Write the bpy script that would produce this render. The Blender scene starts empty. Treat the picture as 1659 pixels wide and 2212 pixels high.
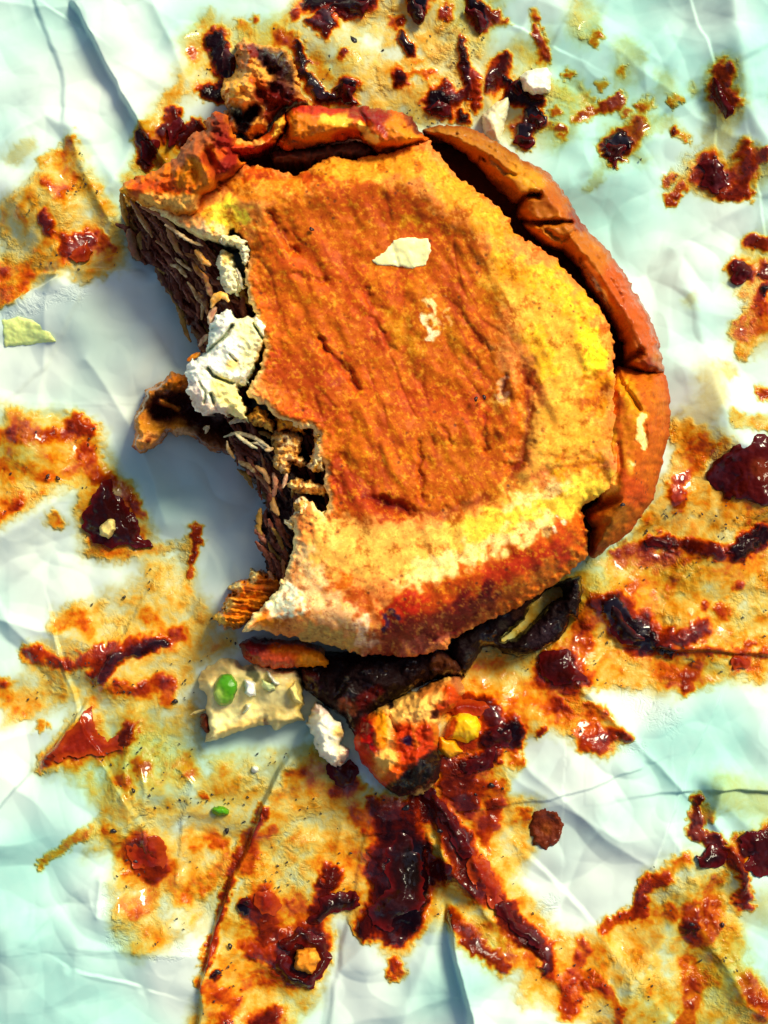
import bpy, math, random
import numpy as np
random.seed(7); rng = np.random.default_rng(7)
C = bpy.context.scene
# ---------------------------------------------------------------- camera, sky, sun, exposure
H = 14.0                              # camera height above the table; 1 unit is about 2 cm
cam = bpy.data.cameras.new('camera'); co = bpy.data.objects.new('camera', cam)
C.collection.objects.link(co); co.location = (0, 0, H); C.camera = co
cam.sensor_fit = 'VERTICAL'; cam.angle = 2*math.atan(5.12/H); cam.clip_end = 500
cam.dof.use_dof = False
SUN_EL, SUN_AZ = 45, 42               # azimuth clockwise from +Y (top of the picture)
w = bpy.data.worlds.new('World'); C.world = w; w.use_nodes = True
nt = w.node_tree; sky = nt.nodes.new('ShaderNodeTexSky'); sky.sky_type = 'NISHITA'; sky.sun_disc = False; sky.air_density = .7; sky.dust_density = 2.5; sky.ozone_density = 1.0
sky.sun_elevation = math.radians(SUN_EL); sky.sun_rotation = math.radians(SUN_AZ)
bg = nt.nodes['Background']; bg.inputs[1].default_value = 0.05
nt.links.new(sky.outputs[0], bg.inputs[0])
sun = bpy.data.lights.new('sun', 'SUN'); sun.energy = 1.5; sun.angle = math.radians(17.0); sun.color = (1, 0.92, 0.66)
so = bpy.data.objects.new('sun', sun); C.collection.objects.link(so); so.location = (4, 5, 9)
so.rotation_euler = (math.radians(90-SUN_EL), 0, -math.radians(SUN_AZ)+math.pi)
C.view_settings.view_transform = 'Standard'; C.view_settings.look = 'None'
C.view_settings.exposure = 1.6; C.view_settings.gamma = 1.0

# ---------------------------------------------------------------- numeric helpers
S = 7.68/1659.0                       # photo-plan units to scene units on the table plane
def PW(X, Y, z):
    k = (H-z)/H
    return (X-829.5)*S*k, (1106-Y)*S*k
perm = rng.permutation(256).astype(np.int64)
perm = np.concatenate([perm, perm, perm])
G3 = rng.normal(size=(256, 3)); G3 /= np.linalg.norm(G3, axis=1)[:, None]
def perlin(x, y, z=0.0):
    x = np.asarray(x, float); y = np.asarray(y, float); z = np.zeros_like(x)+z
    xi = np.floor(x).astype(np.int64); yi = np.floor(y).astype(np.int64); zi = np.floor(z).astype(np.int64)
    xf = x-xi; yf = y-yi; zf = z-zi
    u = xf**3*(xf*(xf*6-15)+10); v = yf**3*(yf*(yf*6-15)+10); t = zf**3*(zf*(zf*6-15)+10)
    flat = not np.any(zf)
    def g(a, b, c):
        h = perm[perm[perm[(xi+a) & 255]+((yi+b) & 255)]+((zi+c) & 255)] & 255
        q = G3[h]
        return q[..., 0]*(xf-a)+q[..., 1]*(yf-b)+q[..., 2]*(zf-c)
    def lay(c):
        a = g(0, 0, c)*(1-u)+g(1, 0, c)*u
        b = g(0, 1, c)*(1-u)+g(1, 1, c)*u
        return a*(1-v)+b*v
    r = lay(0)
    if not flat: r = r*(1-t)+lay(1)*t
    return r*1.6
def F(X, Y, sc, octv=3, seed=0, z=0.0, gain=.5):
    r = 0; a = 1; n = 0; f = 1.0/sc
    for i in range(octv):
        r = r+a*perlin(X*f+seed*17.3+i*5.1, Y*f-seed*9.7+i*3.3, z*f if np.ndim(z) else 0.0); n += a; a *= gain; f *= 2.03
    return r/n*1.5
def FA(X, Y, ang, sx, sy, octv=3, seed=0):       # stretched noise: fibres running along ang (degrees, picture sense)
    c, s = math.cos(math.radians(ang)), math.sin(math.radians(ang))
    return F((X*c+Y*s)/sx, (-X*s+Y*c)/sy, 1.0, octv, seed)
def sm(a, b, x):
    t = np.clip((x-a)/(b-a), 0, 1); return t*t*(3-2*t)
def segd(X, Y, pts, closed=False):
    pts = [tuple(p) for p in pts]
    if len(pts) == 1: return np.hypot(X-pts[0][0], Y-pts[0][1])
    n = len(pts); d = np.full(X.shape, 1e18)
    for i in range(n if closed else n-1):
        ax, ay = pts[i]; bx, by = pts[(i+1) % n]; ex, ey = bx-ax, by-ay; L = ex*ex+ey*ey+1e-9
        t = np.clip(((X-ax)*ex+(Y-ay)*ey)/L, 0, 1)
        d = np.minimum(d, (X-ax-t*ex)**2+(Y-ay-t*ey)**2)
    return np.sqrt(d)
def sdf(X, Y, pts):                              # positive inside
    d = segd(X, Y, pts, True); ins = np.zeros(X.shape, bool); n = len(pts)
    for i in range(n):
        ax, ay = pts[i]; bx, by = pts[(i+1) % n]
        if ay == by: continue
        c = ((ay > Y) != (by > Y)) & (X < (bx-ax)*(Y-ay)/(by-ay)+ax); ins ^= c
    return np.where(ins, d, -d)
def shape_d(X, Y, prims):
    d = None
    for p in prims:
        if p[0] == 'p': q = sdf(X, Y, p[1])
        elif p[0] == 's': q = p[2]-segd(X, Y, p[1])
        elif p[0] == 'e':
            (cx, cy), rx, ry, a = p[1:]; c, s = math.cos(math.radians(a)), math.sin(math.radians(a))
            u = ((X-cx)*c+(Y-cy)*s)/rx; v = (-(X-cx)*s+(Y-cy)*c)/ry; q = (1-np.hypot(u, v))*min(rx, ry)
        d = q if d is None else np.maximum(d, q)
    return d
def lin(c): 
    c = np.asarray(c, float)/255.0
    return np.where(c <= .04045, c/12.92, ((c+.055)/1.055)**2.4)
def alb(c):                                     # picture colour -> albedo of the food itself (deeper, purer)
    c = lin(c); l = (c@np.array([.3, .6, .1]))[..., None]
    return np.clip(l+(c-l)*1.10, .004, .95)*(.74+.24*sm(.3, .65, l))
def mix(c, col, m): return c*(1-m[..., None])+np.asarray(col, float)*m[..., None]
def warp(X, Y, amp, sc, seed):
    return X+amp*F(X, Y, sc, 3, seed), Y+amp*F(X, Y, sc, 3, seed+50)
def paint(X, Y, base, ops, wa=14, ws=30, seed=3):
    wx, wy = warp(X, Y, wa, ws, seed)
    c = np.zeros(X.shape+(3,))+np.asarray(base, float)
    for op in ops:
        pts, r, col = op[0], op[1], op[2]; st = op[3] if len(op) > 3 else 1.0; soft = op[4] if len(op) > 4 else .45
        d = -sdf(wx, wy, pts) if len(pts) > 3 and isinstance(pts, list) and r < 0 else segd(wx, wy, pts)
        if r < 0: m = 1-sm(-abs(r), abs(r), d)
        else: m = 1-sm(r*(1-soft), r*(1+soft), d)
        c = mix(c, col, m*st)
    return c

# ---------------------------------------------------------------- materials (procedural)
class NB:
    def __init__(s, name):
        s.m = bpy.data.materials.new(name); s.m.use_nodes = True; s.t = s.m.node_tree; s.b = s.t.nodes['Principled BSDF']
        s.tc = s.t.nodes.new('ShaderNodeTexCoord').outputs['Object']
    def n(s, k, **kw):
        o = s.t.nodes.new('ShaderNode'+k)
        for a, v in kw.items(): setattr(o, a, v)
        return o
    def set(s, sock, v):
        if isinstance(v, bpy.types.NodeSocket): s.t.links.new(v, sock)
        else: sock.default_value = v
    def noise(s, sc, det=4, rough=.6, dist=0.0, vec=None):
        o = s.n('TexNoise'); o.inputs['Scale'].default_value = sc; o.inputs['Detail'].default_value = det
        o.inputs['Roughness'].default_value = rough; o.inputs['Distortion'].default_value = dist
        s.t.links.new(vec or s.tc, o.inputs['Vector']); return o.outputs['Fac']
    def voro(s, sc, feat='F1', rnd=1.0, vec=None):
        o = s.n('TexVoronoi', feature=feat); o.inputs['Scale'].default_value = sc
        s.t.links.new(vec or s.tc, o.inputs['Vector']); return o.outputs['Distance']
    def math(s, op, a, b=0.0, c=0.0, clamp=False):
        o = s.n('Math', operation=op, use_clamp=clamp); s.set(o.inputs[0], a); s.set(o.inputs[1], b); s.set(o.inputs[2], c)
        return o.outputs[0]
    def rng(s, v, a, b, c=0.0, d=1.0, typ='SMOOTHSTEP'):
        o = s.n('MapRange', interpolation_type=typ); s.set(o.inputs[0], v)
        for i, q in enumerate((a, b, c, d)): s.set(o.inputs[i+1], q)
        return o.outputs[0]
    def mix(s, f, a, b, mode='MIX'):
        o = s.n('Mix', data_type='RGBA', blend_type=mode); s.set(o.inputs[0], f); s.set(o.inputs[6], a); s.set(o.inputs[7], b)
        return o.outputs[2]
    def attr(s, name, k='Color'):
        o = s.n('Attribute', attribute_name=name); return o.outputs[k]
    def bump(s, h, st, dist=.02, nrm=None):
        o = s.n('Bump'); o.inputs['Strength'].default_value = st; o.inputs['Distance'].default_value = dist
        s.set(o.inputs['Height'], h)
        if nrm: s.t.links.new(nrm, o.inputs['Normal'])
        return o.outputs[0]
def mat(name, rough=.6, r2=None, fleck=0, var=.35, vsc=9, bst=.6, bsc=30, pits=0, pitsc=12, coat=0, spec=.5, sss=0, speck=0):
    m = NB(name); c = m.attr('col')
    n1 = m.noise(vsc, 6, .65); n2 = m.noise(vsc*6, 4, .7)
    k = m.math('ADD', m.math('MULTIPLY', m.math('SUBTRACT', n1, .5), 2.4*var), m.math('MULTIPLY', m.math('SUBTRACT', n2, .5), 2.6*var))
    kk = m.math('POWER', 2.0, m.math('MULTIPLY', k, 1.8))
    cc = m.n('Combine'+'XYZ'); m.set(cc.inputs[0], m.math('POWER', kk, .55)); m.set(cc.inputs[1], kk); m.set(cc.inputs[2], m.math('POWER', kk, 1.25))
    c = m.mix(1.0, c, cc.outputs[0], 'MULTIPLY')
    if fleck:
        fk = m.rng(m.noise(15, 5, .72, .6), .47, .60); fk2 = m.rng(m.noise(26, 3, .6), .54, .66)
        c = m.mix(m.math('MULTIPLY', fk, fleck), c, m.mix(1.0, c, (1.22, 1.55, 1.6, 1), 'MULTIPLY'))
        c = m.mix(m.math('MULTIPLY', fk2, fleck*.8), c, m.mix(1.0, c, (.68, .42, .4, 1), 'MULTIPLY'))
    h = m.math('ADD', m.noise(bsc, 3, .55), m.math('MULTIPLY', m.noise(bsc*3.3, 3, .6), .5))
    if pits:
        big = m.rng(m.noise(3.1, 2), .42, .62)
        p = m.voro(pitsc); pr = m.noise(pitsc*.8, 2)
        pm = m.math('MULTIPLY', m.math('SUBTRACT', 1.0, m.rng(p, .10, .30)), m.rng(pr, .45, .6))
        pm = m.math('MULTIPLY', pm, big)
        c = m.mix(m.math('MULTIPLY', pm, pits), c, (.09, .025, .01, 1))
        h = m.math('SUBTRACT', h, m.math('MULTIPLY', pm, 1.2))
    if speck:
        v = m.math('SUBTRACT', 1.0, m.rng(m.voro(7.0), .035, .055))
        c = m.mix(m.math('MULTIPLY', v, speck), c, (.01, .004, .004, 1))
    m.t.links.new(c, m.b.inputs['Base Color'])
    if r2 is not None: m.t.links.new(m.rng(m.noise(vsc*1.7, 3), .38, .62, rough, r2), m.b.inputs['Roughness'])
    else: m.b.inputs['Roughness'].default_value = rough
    m.b.inputs['Specular IOR Level'].default_value = spec
    if coat: m.t.links.new(m.rng(m.noise(6, 3, .6), .50, .60, 0, coat), m.b.inputs['Coat Weight'])
    m.b.inputs['Coat Roughness'].default_value = .06; m.b.inputs['Coat IOR'].default_value = 1.3
    if sss:
        m.b.inputs['Subsurface Weight'].default_value = sss; m.b.inputs['Subsurface Radius'].default_value = (.12, .06, .03); m.b.inputs['Subsurface Scale'].default_value = .6
    m.t.links.new(m.bump(h, bst, .03), m.b.inputs['Normal'])
    return m.m
M = dict(
    crust=mat('toasted_crust', .5, .7, fleck=.7, var=.17, vsc=4, bst=.12, bsc=22, pits=.8, pitsc=13, spec=.1),
    shiny=mat('glossy_crust', .34, .55, fleck=.2, var=.16, vsc=4, bst=.22, bsc=14, coat=.5, spec=.15),
    crumb=mat('bread_crumb', .85, None, var=.15, vsc=10, bst=.35, bsc=20, pits=.3, sss=.3, pitsc=15, spec=.2),
    meat=mat('roast_meat', .45, .7, var=.36, vsc=7, bst=.5, bsc=11, coat=.8, spec=.12),
    glaze=mat('glazed_meat', .35, .55, var=.14, vsc=5, bst=.4, bsc=8, coat=.6, spec=.08),
    char=mat('charred_meat', .35, .6, var=.3, vsc=8, bst=.6, bsc=26, coat=1.0, spec=.05),
    sauce=mat('sticky_sauce', .07, .14, var=.3, vsc=5, bst=.35, bsc=5, coat=1.0, spec=.1),
    veg=mat('vegetable', .3, .45, var=.08, vsc=5, bst=.2, bsc=9, coat=.3, spec=.3, sss=.25),
    fat=mat('white_fat', .4, .5, var=.08, vsc=6, bst=.3, bsc=9, coat=.2, spec=.3, sss=.2),
)

# ---------------------------------------------------------------- object helpers
def link(o, parent=None):
    C.collection.objects.link(o)
    if parent: o.parent = parent
    return o
def tag(o, label=None, cat=None, group=None, kind=None):
    if label: o['label'] = label
    if cat: o['category'] = cat
    if group: o['group'] = group
    if kind: o['kind'] = kind
    return o
def empty(name, X, Y, label, cat, group=None):
    x, y = PW(X, Y, 0); o = bpy.data.objects.new(name, None); o.location = (x, y, 0); o.empty_display_size = .2
    link(o); return tag(o, label, cat, group)
def mesh_np(name, V, Q, col=None, m=None, parent=None, T=None, attrs=None):
    V = np.asarray(V, float); base = np.zeros(3)
    if parent is None: base = np.array([V[:, 0].mean(), V[:, 1].mean(), V[:, 2].min()])
    else: base = np.array(parent.location)
    me = bpy.data.meshes.new(name); Q = np.asarray(Q, np.int32); k = Q.shape[1]
    nT = 0 if T is None else len(T)
    me.vertices.add(len(V)); me.vertices.foreach_set('co', (V-base).astype(np.float32).ravel())
    loops = Q.ravel(); starts = np.arange(len(Q))*k; 
    if nT:
        T = np.asarray(T, np.int32); starts = np.concatenate([starts, len(loops)+np.arange(nT)*3]); loops = np.concatenate([loops, T.ravel()])
    me.loops.add(len(loops)); me.loops.foreach_set('vertex_index', loops)
    me.polygons.add(len(starts)); me.polygons.foreach_set('loop_start', starts.astype(np.int32))
    me.update(calc_edges=True); me.validate()
    me.polygons.foreach_set('use_smooth', np.ones(len(me.polygons), bool))
    if col is not None:
        a = me.attributes.new('col', 'FLOAT_COLOR', 'POINT')
        a.data.foreach_set('color', np.concatenate([col, np.ones((len(col), 1))], 1).astype(np.float32).ravel())
    for an, av in (attrs or {}).items():
        a = me.attributes.new(an, 'FLOAT', 'POINT'); a.data.foreach_set('value', av.astype(np.float32))
    if m: me.materials.append(m)
    o = bpy.data.objects.new(name, me)
    if parent is None: o.location = base
    link(o, parent); return o
ALB = .85
def relief(name, prims, zf, cf, m, parent=None, res=3.0, wa=6, ws=18, seed=1, holes=None, zb=0.0, inset=.0, wa2=0, ws2=60):
    """a solid with a shaped upper surface: plan outline prims, height zf(X,Y,d), colour cf(X,Y,d), sides down to zb"""
    pts = []
    for p in prims:
        if p[0] == 'p': pts += [(a, b, 0) for a, b in p[1]]
        elif p[0] == 's': pts += [(a, b, p[2]) for a, b in p[1]]
        else: pts.append((p[1][0], p[1][1], max(p[2], p[3])))
    pad = wa+wa2+3*res
    x0 = min(a-r for a, b, r in pts)-pad; x1 = max(a+r for a, b, r in pts)+pad
    y0 = min(b-r for a, b, r in pts)-pad; y1 = max(b+r for a, b, r in pts)+pad
    X, Y = np.meshgrid(np.arange(x0, x1, res), np.arange(y0, y1, res))
    wx, wy = warp(X, Y, wa, ws, seed)
    if wa2: wx2, wy2 = warp(X, Y, wa2, ws2, seed+7); wx += wx2-X; wy += wy2-Y
    d = shape_d(wx, wy, prims)
    if holes: d = np.minimum(d, -shape_d(wx, wy, holes))
    gy, gx = np.gradient(d, res); g2 = np.maximum(gx*gx+gy*gy, .15)
    ins = d > 0
    cell = ins[:-1, :-1] | ins[1:, :-1] | ins[:-1, 1:] | ins[1:, 1:]
    out = ~ins; st = np.where(out, -d, 0)
    mx = np.clip(st*gx/g2, -1.5*res, 1.5*res); my = np.clip(st*gy/g2, -1.5*res, 1.5*res)
    X = X+mx; Y = Y+my; dd = np.maximum(d, 0)
    used = np.zeros(X.shape, bool)
    used[:-1, :-1] |= cell; used[1:, :-1] |= cell; used[:-1, 1:] |= cell; used[1:, 1:] |= cell
    idx = -np.ones(X.shape, np.int64); idx[used] = np.arange(used.sum())
    Xu, Yu, du = X[used], Y[used], dd[used]
    z = zf(Xu, Yu, du); col = alb(cf(Xu, Yu, du))
    x, y = PW(Xu, Yu, z)
    a, b, c_, e = idx[:-1, :-1][cell], idx[1:, :-1][cell], idx[1:, 1:][cell], idx[:-1, 1:][cell]
    Q = np.stack([a, b, c_, e], 1)
    # skirt
    E = np.concatenate([Q[:, [0, 1]], Q[:, [1, 2]], Q[:, [2, 3]], Q[:, [3, 0]]])
    key = np.minimum(E[:, 0], E[:, 1])*10000000+np.maximum(E[:, 0], E[:, 1])
    u, inv, cnt = np.unique(key, return_inverse=True, return_counts=True)
    B = E[cnt[inv] == 1]; bv = np.unique(B); mp = -np.ones(len(Xu), np.int64); mp[bv] = np.arange(len(bv))+len(Xu)
    zbv = zb(Xu[bv], Yu[bv]) if callable(zb) else np.full(len(bv), zb)
    zbv = np.minimum(zbv, z[bv]-.01)
    gxu, gyu = gx[used][bv], gy[used][bv]; gn = np.hypot(gxu, gyu)+1e-6
    xb = x[bv]+gxu/gn*inset; yb = y[bv]-gyu/gn*inset
    V = np.concatenate([np.stack([x, y, z], 1), np.stack([xb, yb, zbv], 1)]); col = np.concatenate([col, col[bv]*.9])
    Q = np.concatenate([Q, np.stack([B[:, 1], B[:, 0], mp[B[:, 0]], mp[B[:, 1]]], 1)])
    return mesh_np(name, V, Q, col, m, parent)
def dome(d, wd): t = np.clip(d/wd, 0, 1); return np.sqrt(np.maximum(1-(1-t)**2, 0))
def strand(name, pts, r, z, c1, c2, m, parent=None, rough=.35, flat=.8, seg=9, sides=10, seed=0, taper=.35):
    """a bent, lumpy, tapering length; pts in plan, z at start and end, two colours along lumps"""
    P = np.array(pts, float)+0.0; L = np.concatenate([[0], np.cumsum(np.hypot(*np.diff(P, axis=0).T))]); tot = L[-1]
    n = max(6, int(tot/seg)+2); s = np.linspace(0, tot, n)
    px = np.interp(s, L, P[:, 0]); py = np.interp(s, L, P[:, 1])
    for _ in range(2): px[1:-1] = (px[:-2]+2*px[1:-1]+px[2:])/4; py[1:-1] = (py[:-2]+2*py[1:-1]+py[2:])/4
    z0, z1 = (z if isinstance(z, (tuple, list)) else (z, z)); t = s/tot; pz = z0+(z1-z0)*t
    tx = np.gradient(px); ty = np.gradient(py); tl = np.hypot(tx, ty)+1e-9; nx, ny = -ty/tl, tx/tl
    rr = r*(1-(1-taper)*np.abs(2*t-1)**2.2)
    A = np.linspace(0, 2*np.pi, sides, endpoint=False); ca, sa = np.cos(A), np.sin(A)
    X0 = px[:, None]+nx[:, None]*ca*rr[:, None]; Y0 = py[:, None]+ny[:, None]*ca*rr[:, None]; Z0 = (sa*flat*rr[:, None])
    no = F(X0, Y0, r*1.6, 3, seed+11, z=Z0*1.5+seed*3.1); no2 = F(X0, Y0, r*.7, 2, seed+31, z=Z0*1.5)
    k = 1+rough*1.3*no+rough*.8*no2
    X0 = px[:, None]+nx[:, None]*ca*(rr[:, None]*k); Y0 = py[:, None]+ny[:, None]*ca*(rr[:, None]*k)
    Z = pz[:, None]+sa*flat*rr[:, None]*k*S
    x, y = PW(X0, Y0, Z)
    V = np.stack([x.ravel(), y.ravel(), Z.ravel()], 1)
    cm = np.clip(.5+.9*no.ravel(), 0, 1)[:, None]
    col = alb(np.asarray(c1, float)*(1-cm)+np.asarray(c2, float)*cm)
    i = np.arange(n-1)[:, None]*sides; j = np.arange(sides)[None]; jn = (j+1) % sides
    Q = np.stack([i+j, i+sides+j, i+sides+jn, i+jn], -1).reshape(-1, 4)
    V = np.concatenate([V, [V[:sides].mean(0)], [V[-sides:].mean(0)]]); col = np.concatenate([col, col[:1], col[-1:]])
    o0 = n*sides; jj = np.arange(sides)
    T = np.concatenate([np.stack([np.full(sides, o0), jj, (jj+1) % sides], 1), np.stack([np.full(sides, o0+1), (n-1)*sides+(jj+1) % sides, (n-1)*sides+jj], 1)])
    return mesh_np(name, V, Q, col, m, parent, T=T)

# ---------------------------------------------------------------- table under the paper
def table():
    V = [(-30, -30, -.35), (30, -30, -.35), (30, 30, -.35), (-30, 30, -.35)]
    m = NB('table_top'); m.t.links.new(m.mix(m.noise(2, 5), (.45, .44, .40, 1), (.55, .54, .5, 1)), m.b.inputs['Base Color']); m.b.inputs['Roughness'].default_value = .5
    o = mesh_np('table_top', V, [(0, 1, 2, 3)], None, m.m); tag(o, kind='structure')
table()

# ---------------------------------------------------------------- greasy wrapping paper
# creases: (points, kind, height, width).  'r' ridge, 'v' valley, 's' step: the side to the right of travel is raised
CRE = [
    ([(650, 1600), (607, 1650), (562, 1755), (535, 1830), (500, 1890), (470, 1990), (440, 2110), (425, 2290)], 's', -.16, 160, 5),
    ([(150, 0), (215, 110), (262, 210), (312, 288)], 's', -.22, 190, 6),
    ([(312, 288), (250, 420)], 'r', .10, 40, 5),
    ([(0, 668), (95, 628), (172, 596)], 's', .13, 120, 5), ([(172, 596), (330, 592)], 's', .10, 80, 5),
    ([(1200, -60), (1120, 90), (1045, 185)], 'r', .12, 45, 5), ([(1330, -60), (1280, 120), (1200, 260)], 'r', .07, 50, 5),
    ([(1560, -60), (1580, 120), (1595, 240), (1659, 345), (1750, 370)], 'r', .26, 75, 12), ([(1480, 60), (1400, 200), (1340, 330)], 'v', .08, 60, 5),
    ([(962, 1930), (975, 2030), (1000, 2130), (1030, 2290)], 's', -.30, 120, 7), ([(845, 2290), (900, 2100), (955, 1960)], 'r', .12, 55, 8),
    ([(890, 1735), (930, 1810), (985, 1880), (1060, 1970)], 'r', .12, 22, 4), ([(945, 1730), (1000, 1800), (1040, 1900)], 'r', .10, 18, 4),
    ([(905, 1720), (925, 1850), (930, 1930)], 'v', .10, 22, 4),
    ([(1235, 1470), (1290, 1520), (1342, 1575)], 'r', .14, 26, 4), ([(1342, 1575), (1420, 1650), (1480, 1720)], 'r', .05, 14, 3),
    ([(195, 1500), (165, 1555), (120, 1610), (78, 1658)], 's', -.14, 110, 4), ([(78, 1658), (180, 1645), (270, 1600)], 'r', .06, 26, 4),
    ([(-20, 350), (60, 290), (110, 265), (205, 318), (262, 405)], 'r', .12, 45, 6), ([(170, 315), (215, 430), (250, 490)], 'r', .14, 30, 4),
    ([(1390, 1398), (1500, 1402), (1600, 1412), (1720, 1420)], 's', -.08, 60, 4),
    ([(1500, 1700), (1545, 1695), (1720, 1712)], 's', -.10, 70, 4), ([(1545, 1690), (1530, 1760), (1575, 1830), (1590, 1900)], 'r', .16, 26, 5),
    ([(1450, 540), (1560, 470), (1700, 400)], 'r', .10, 40, 6), ([(1380, 600), (1470, 560), (1530, 640), (1610, 560)], 'v', .07, 40, 5),
    ([(1480, 640), (1520, 760), (1540, 880)], 'r', .14, 55, 10), ([(1350, 1160), (1420, 1100), (1500, 1060), (1590, 960)], 'r', .10, 34, 5),
    ([(1659, 1080), (1560, 1150), (1450, 1240)], 'r', .07, 40, 5), ([(1440, 1260), (1560, 1300), (1720, 1280)], 'v', .05, 50, 6),
    ([(0, 1170), (80, 1120), (150, 1060)], 'r', .07, 30, 5), ([(0, 1290), (120, 1190), (190, 1210)], 'v', .08, 45, 6),
    ([(230, 1890), (222, 1960)], 'r', .05, 12, 3), ([(310, 1640), (325, 1700), (320, 1790), (322, 1840)], 'r', .05, 9, 2.5),
    ([(395, 1655), (425, 1690), (400, 1760), (385, 1900)], 'r', .06, 9, 2.5), ([(180, 1070), (205, 1040), (250, 1010)], 'r', .05, 18, 3),
    ([(1330, 2290), (1350, 2100), (1300, 2010)], 'r', .10, 40, 5), ([(1350, 2110), (1460, 1960), (1520, 1870)], 'r', .10, 30, 5),
    ([(1500, 1990), (1560, 2080), (1600, 2150), (1680, 2200)], 'r', .18, 40, 6), ([(760, 1980), (700, 2060), (690, 2290)], 'v', .10, 40, 6),
    ([(1160, 2060), (1240, 2160), (1260, 2290)], 'r', .08, 40, 6), ([(620, 1690), (740, 1640)], 'r', .04, 20, 4),
    ([(740, 1780), (715, 1900)], 'r', .06, 14, 3), ([(330, 0), (380, 110), (410, 190)], 'r', .10, 40, 5), ([(300, 180), (360, 80), (430, 60)], 'v', .06, 50, 6),
    ([(20, 900), (140, 880), (230, 960)], 'r', .05, 30, 5), ([(60, 1430), (200, 1395), (380, 1360)], 'r', .05, 16, 4), ([(210, 1470), (290, 1420), (380, 1375)], 'v', .06, 18, 4),
]
CRE += [([(600, 1400), (400, 1640), (210, 1880), (60, 2030)], 's', 0.027, 60, 7), ([(800, 1740), (770, 1900), (735, 2060), (700, 2260)], 's', -0.036, 70, 7), ([(1010, 1700), (1180, 1880), (1330, 2040), (1500, 2260)], 's', 0.030, 70, 7),
        ([(1100, 1620), (1300, 1800), (1600, 2010)], 'r', .035, 24, 2.5), ([(430, 1500), (200, 1560), (-20, 1600)], 'r', .03, 22, 2.5), ([(1440, 900), (1560, 800), (1720, 640)], 's', 0.036, 60, 7), ([(1060, 240), (1180, 120), (1260, -40)], 's', 0.030, 60, 7), ([(1250, 400), (1420, 260), (1680, 90)], 's', -0.030, 60, 7), ([(200, 640), (100, 800), (-20, 900)], 's', 0.030, 60, 7), ([(60, -30), (140, 160), (150, 300)], 's', -0.042, 80, 7)]
rc = random.Random(11)
for _ in range(85):
    a_ = rc.uniform(0, math.pi); L_ = rc.uniform(60, 260); cx_, cy_ = rc.uniform(-50, 1700), rc.uniform(-50, 2260); b_ = a_+rc.uniform(-.35, .35)
    if sdf(np.array([float(cx_)]), np.array([float(cy_)]), [(260, 400), (700, 230), (1200, 370), (1450, 850), (1280, 1200), (900, 1430), (520, 1380), (400, 900)])[0] > 0: continue
    CRE.append(([(cx_-math.cos(a_)*L_, cy_-math.sin(a_)*L_), (cx_, cy_), (cx_+math.cos(b_)*L_, cy_+math.sin(b_)*L_)], rc.choice('rrvs'), rc.uniform(.018, .06), rc.uniform(22, 60), 2.5))
def paper_h(X, Y):
    wx, wy = warp(X, Y, 5, 80, 21)
    h = .17*F(X, Y, 620, 1, 37)+.008*F(X, Y, 130, 2, 36)
    for i, (ang, lam, a) in enumerate([(18, 520, .15), (62, 430, .13), (112, 610, .16), (150, 380, .10), (85, 290, .06), (35, 240, .06), (132, 210, .05), (5, 180, .04), (70, 120, .018), (155, 105, .018)]):
        c, s_ = math.cos(math.radians(ang)), math.sin(math.radians(ang))
        q = (wx*c+wy*s_+60*F(X, Y, 500, 1, 140+i))/lam+.37*i; t = q-np.floor(q)-.5
        tri = 1-2*np.sqrt(t*t+.0002); k = np.clip(.1+1.7*F(X, Y, 260, 2, 150+i), 0, 1)
        h = h+a*tri*k
    for pts, k, a, wd, sharp in CRE:
        x0 = min(p[0] for p in pts)-3.5*wd; x1 = max(p[0] for p in pts)+3.5*wd
        y0 = min(p[1] for p in pts)-3.5*wd; y1 = max(p[1] for p in pts)+3.5*wd
        m = (wx > x0) & (wx < x1) & (wy > y0) & (wy < y1)
        if not m.any(): continue
        xx, yy = wx[m], wy[m]; d = segd(xx, yy, pts)
        if k in 'rv':
            v = a*np.exp(-np.sqrt(d*d+sharp*sharp)/wd*1.6)
            h[m] += v if k == 'r' else -v
        else:
            best = np.full(xx.shape, 1e18); sg = np.zeros(xx.shape)
            for (ax, ay), (bx, by) in zip(pts[:-1], pts[1:]):
                ex, ey = bx-ax, by-ay; L = ex*ex+ey*ey; t = np.clip(((xx-ax)*ex+(yy-ay)*ey)/L, 0, 1)
                q = (xx-ax-t*ex)**2+(yy-ay-t*ey)**2; cr = (ex*(yy-ay)-ey*(xx-ax))/math.sqrt(L)
                mm = q < best; sg = np.where(mm, cr, sg); best = np.where(mm, q, best)
            e0 = np.hypot(xx-pts[0][0], yy-pts[0][1]); e1 = np.hypot(xx-pts[-1][0], yy-pts[-1][1])
            fade = sm(0, wd*.5, np.minimum(e0, e1)) if wd < 150 else sm(0, 40, e0)
            side = sm(-sharp, sharp, sg if a > 0 else -sg)
            h[m] += abs(a)*side*np.exp(-d/wd)*fade
    return h*.9
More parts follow.
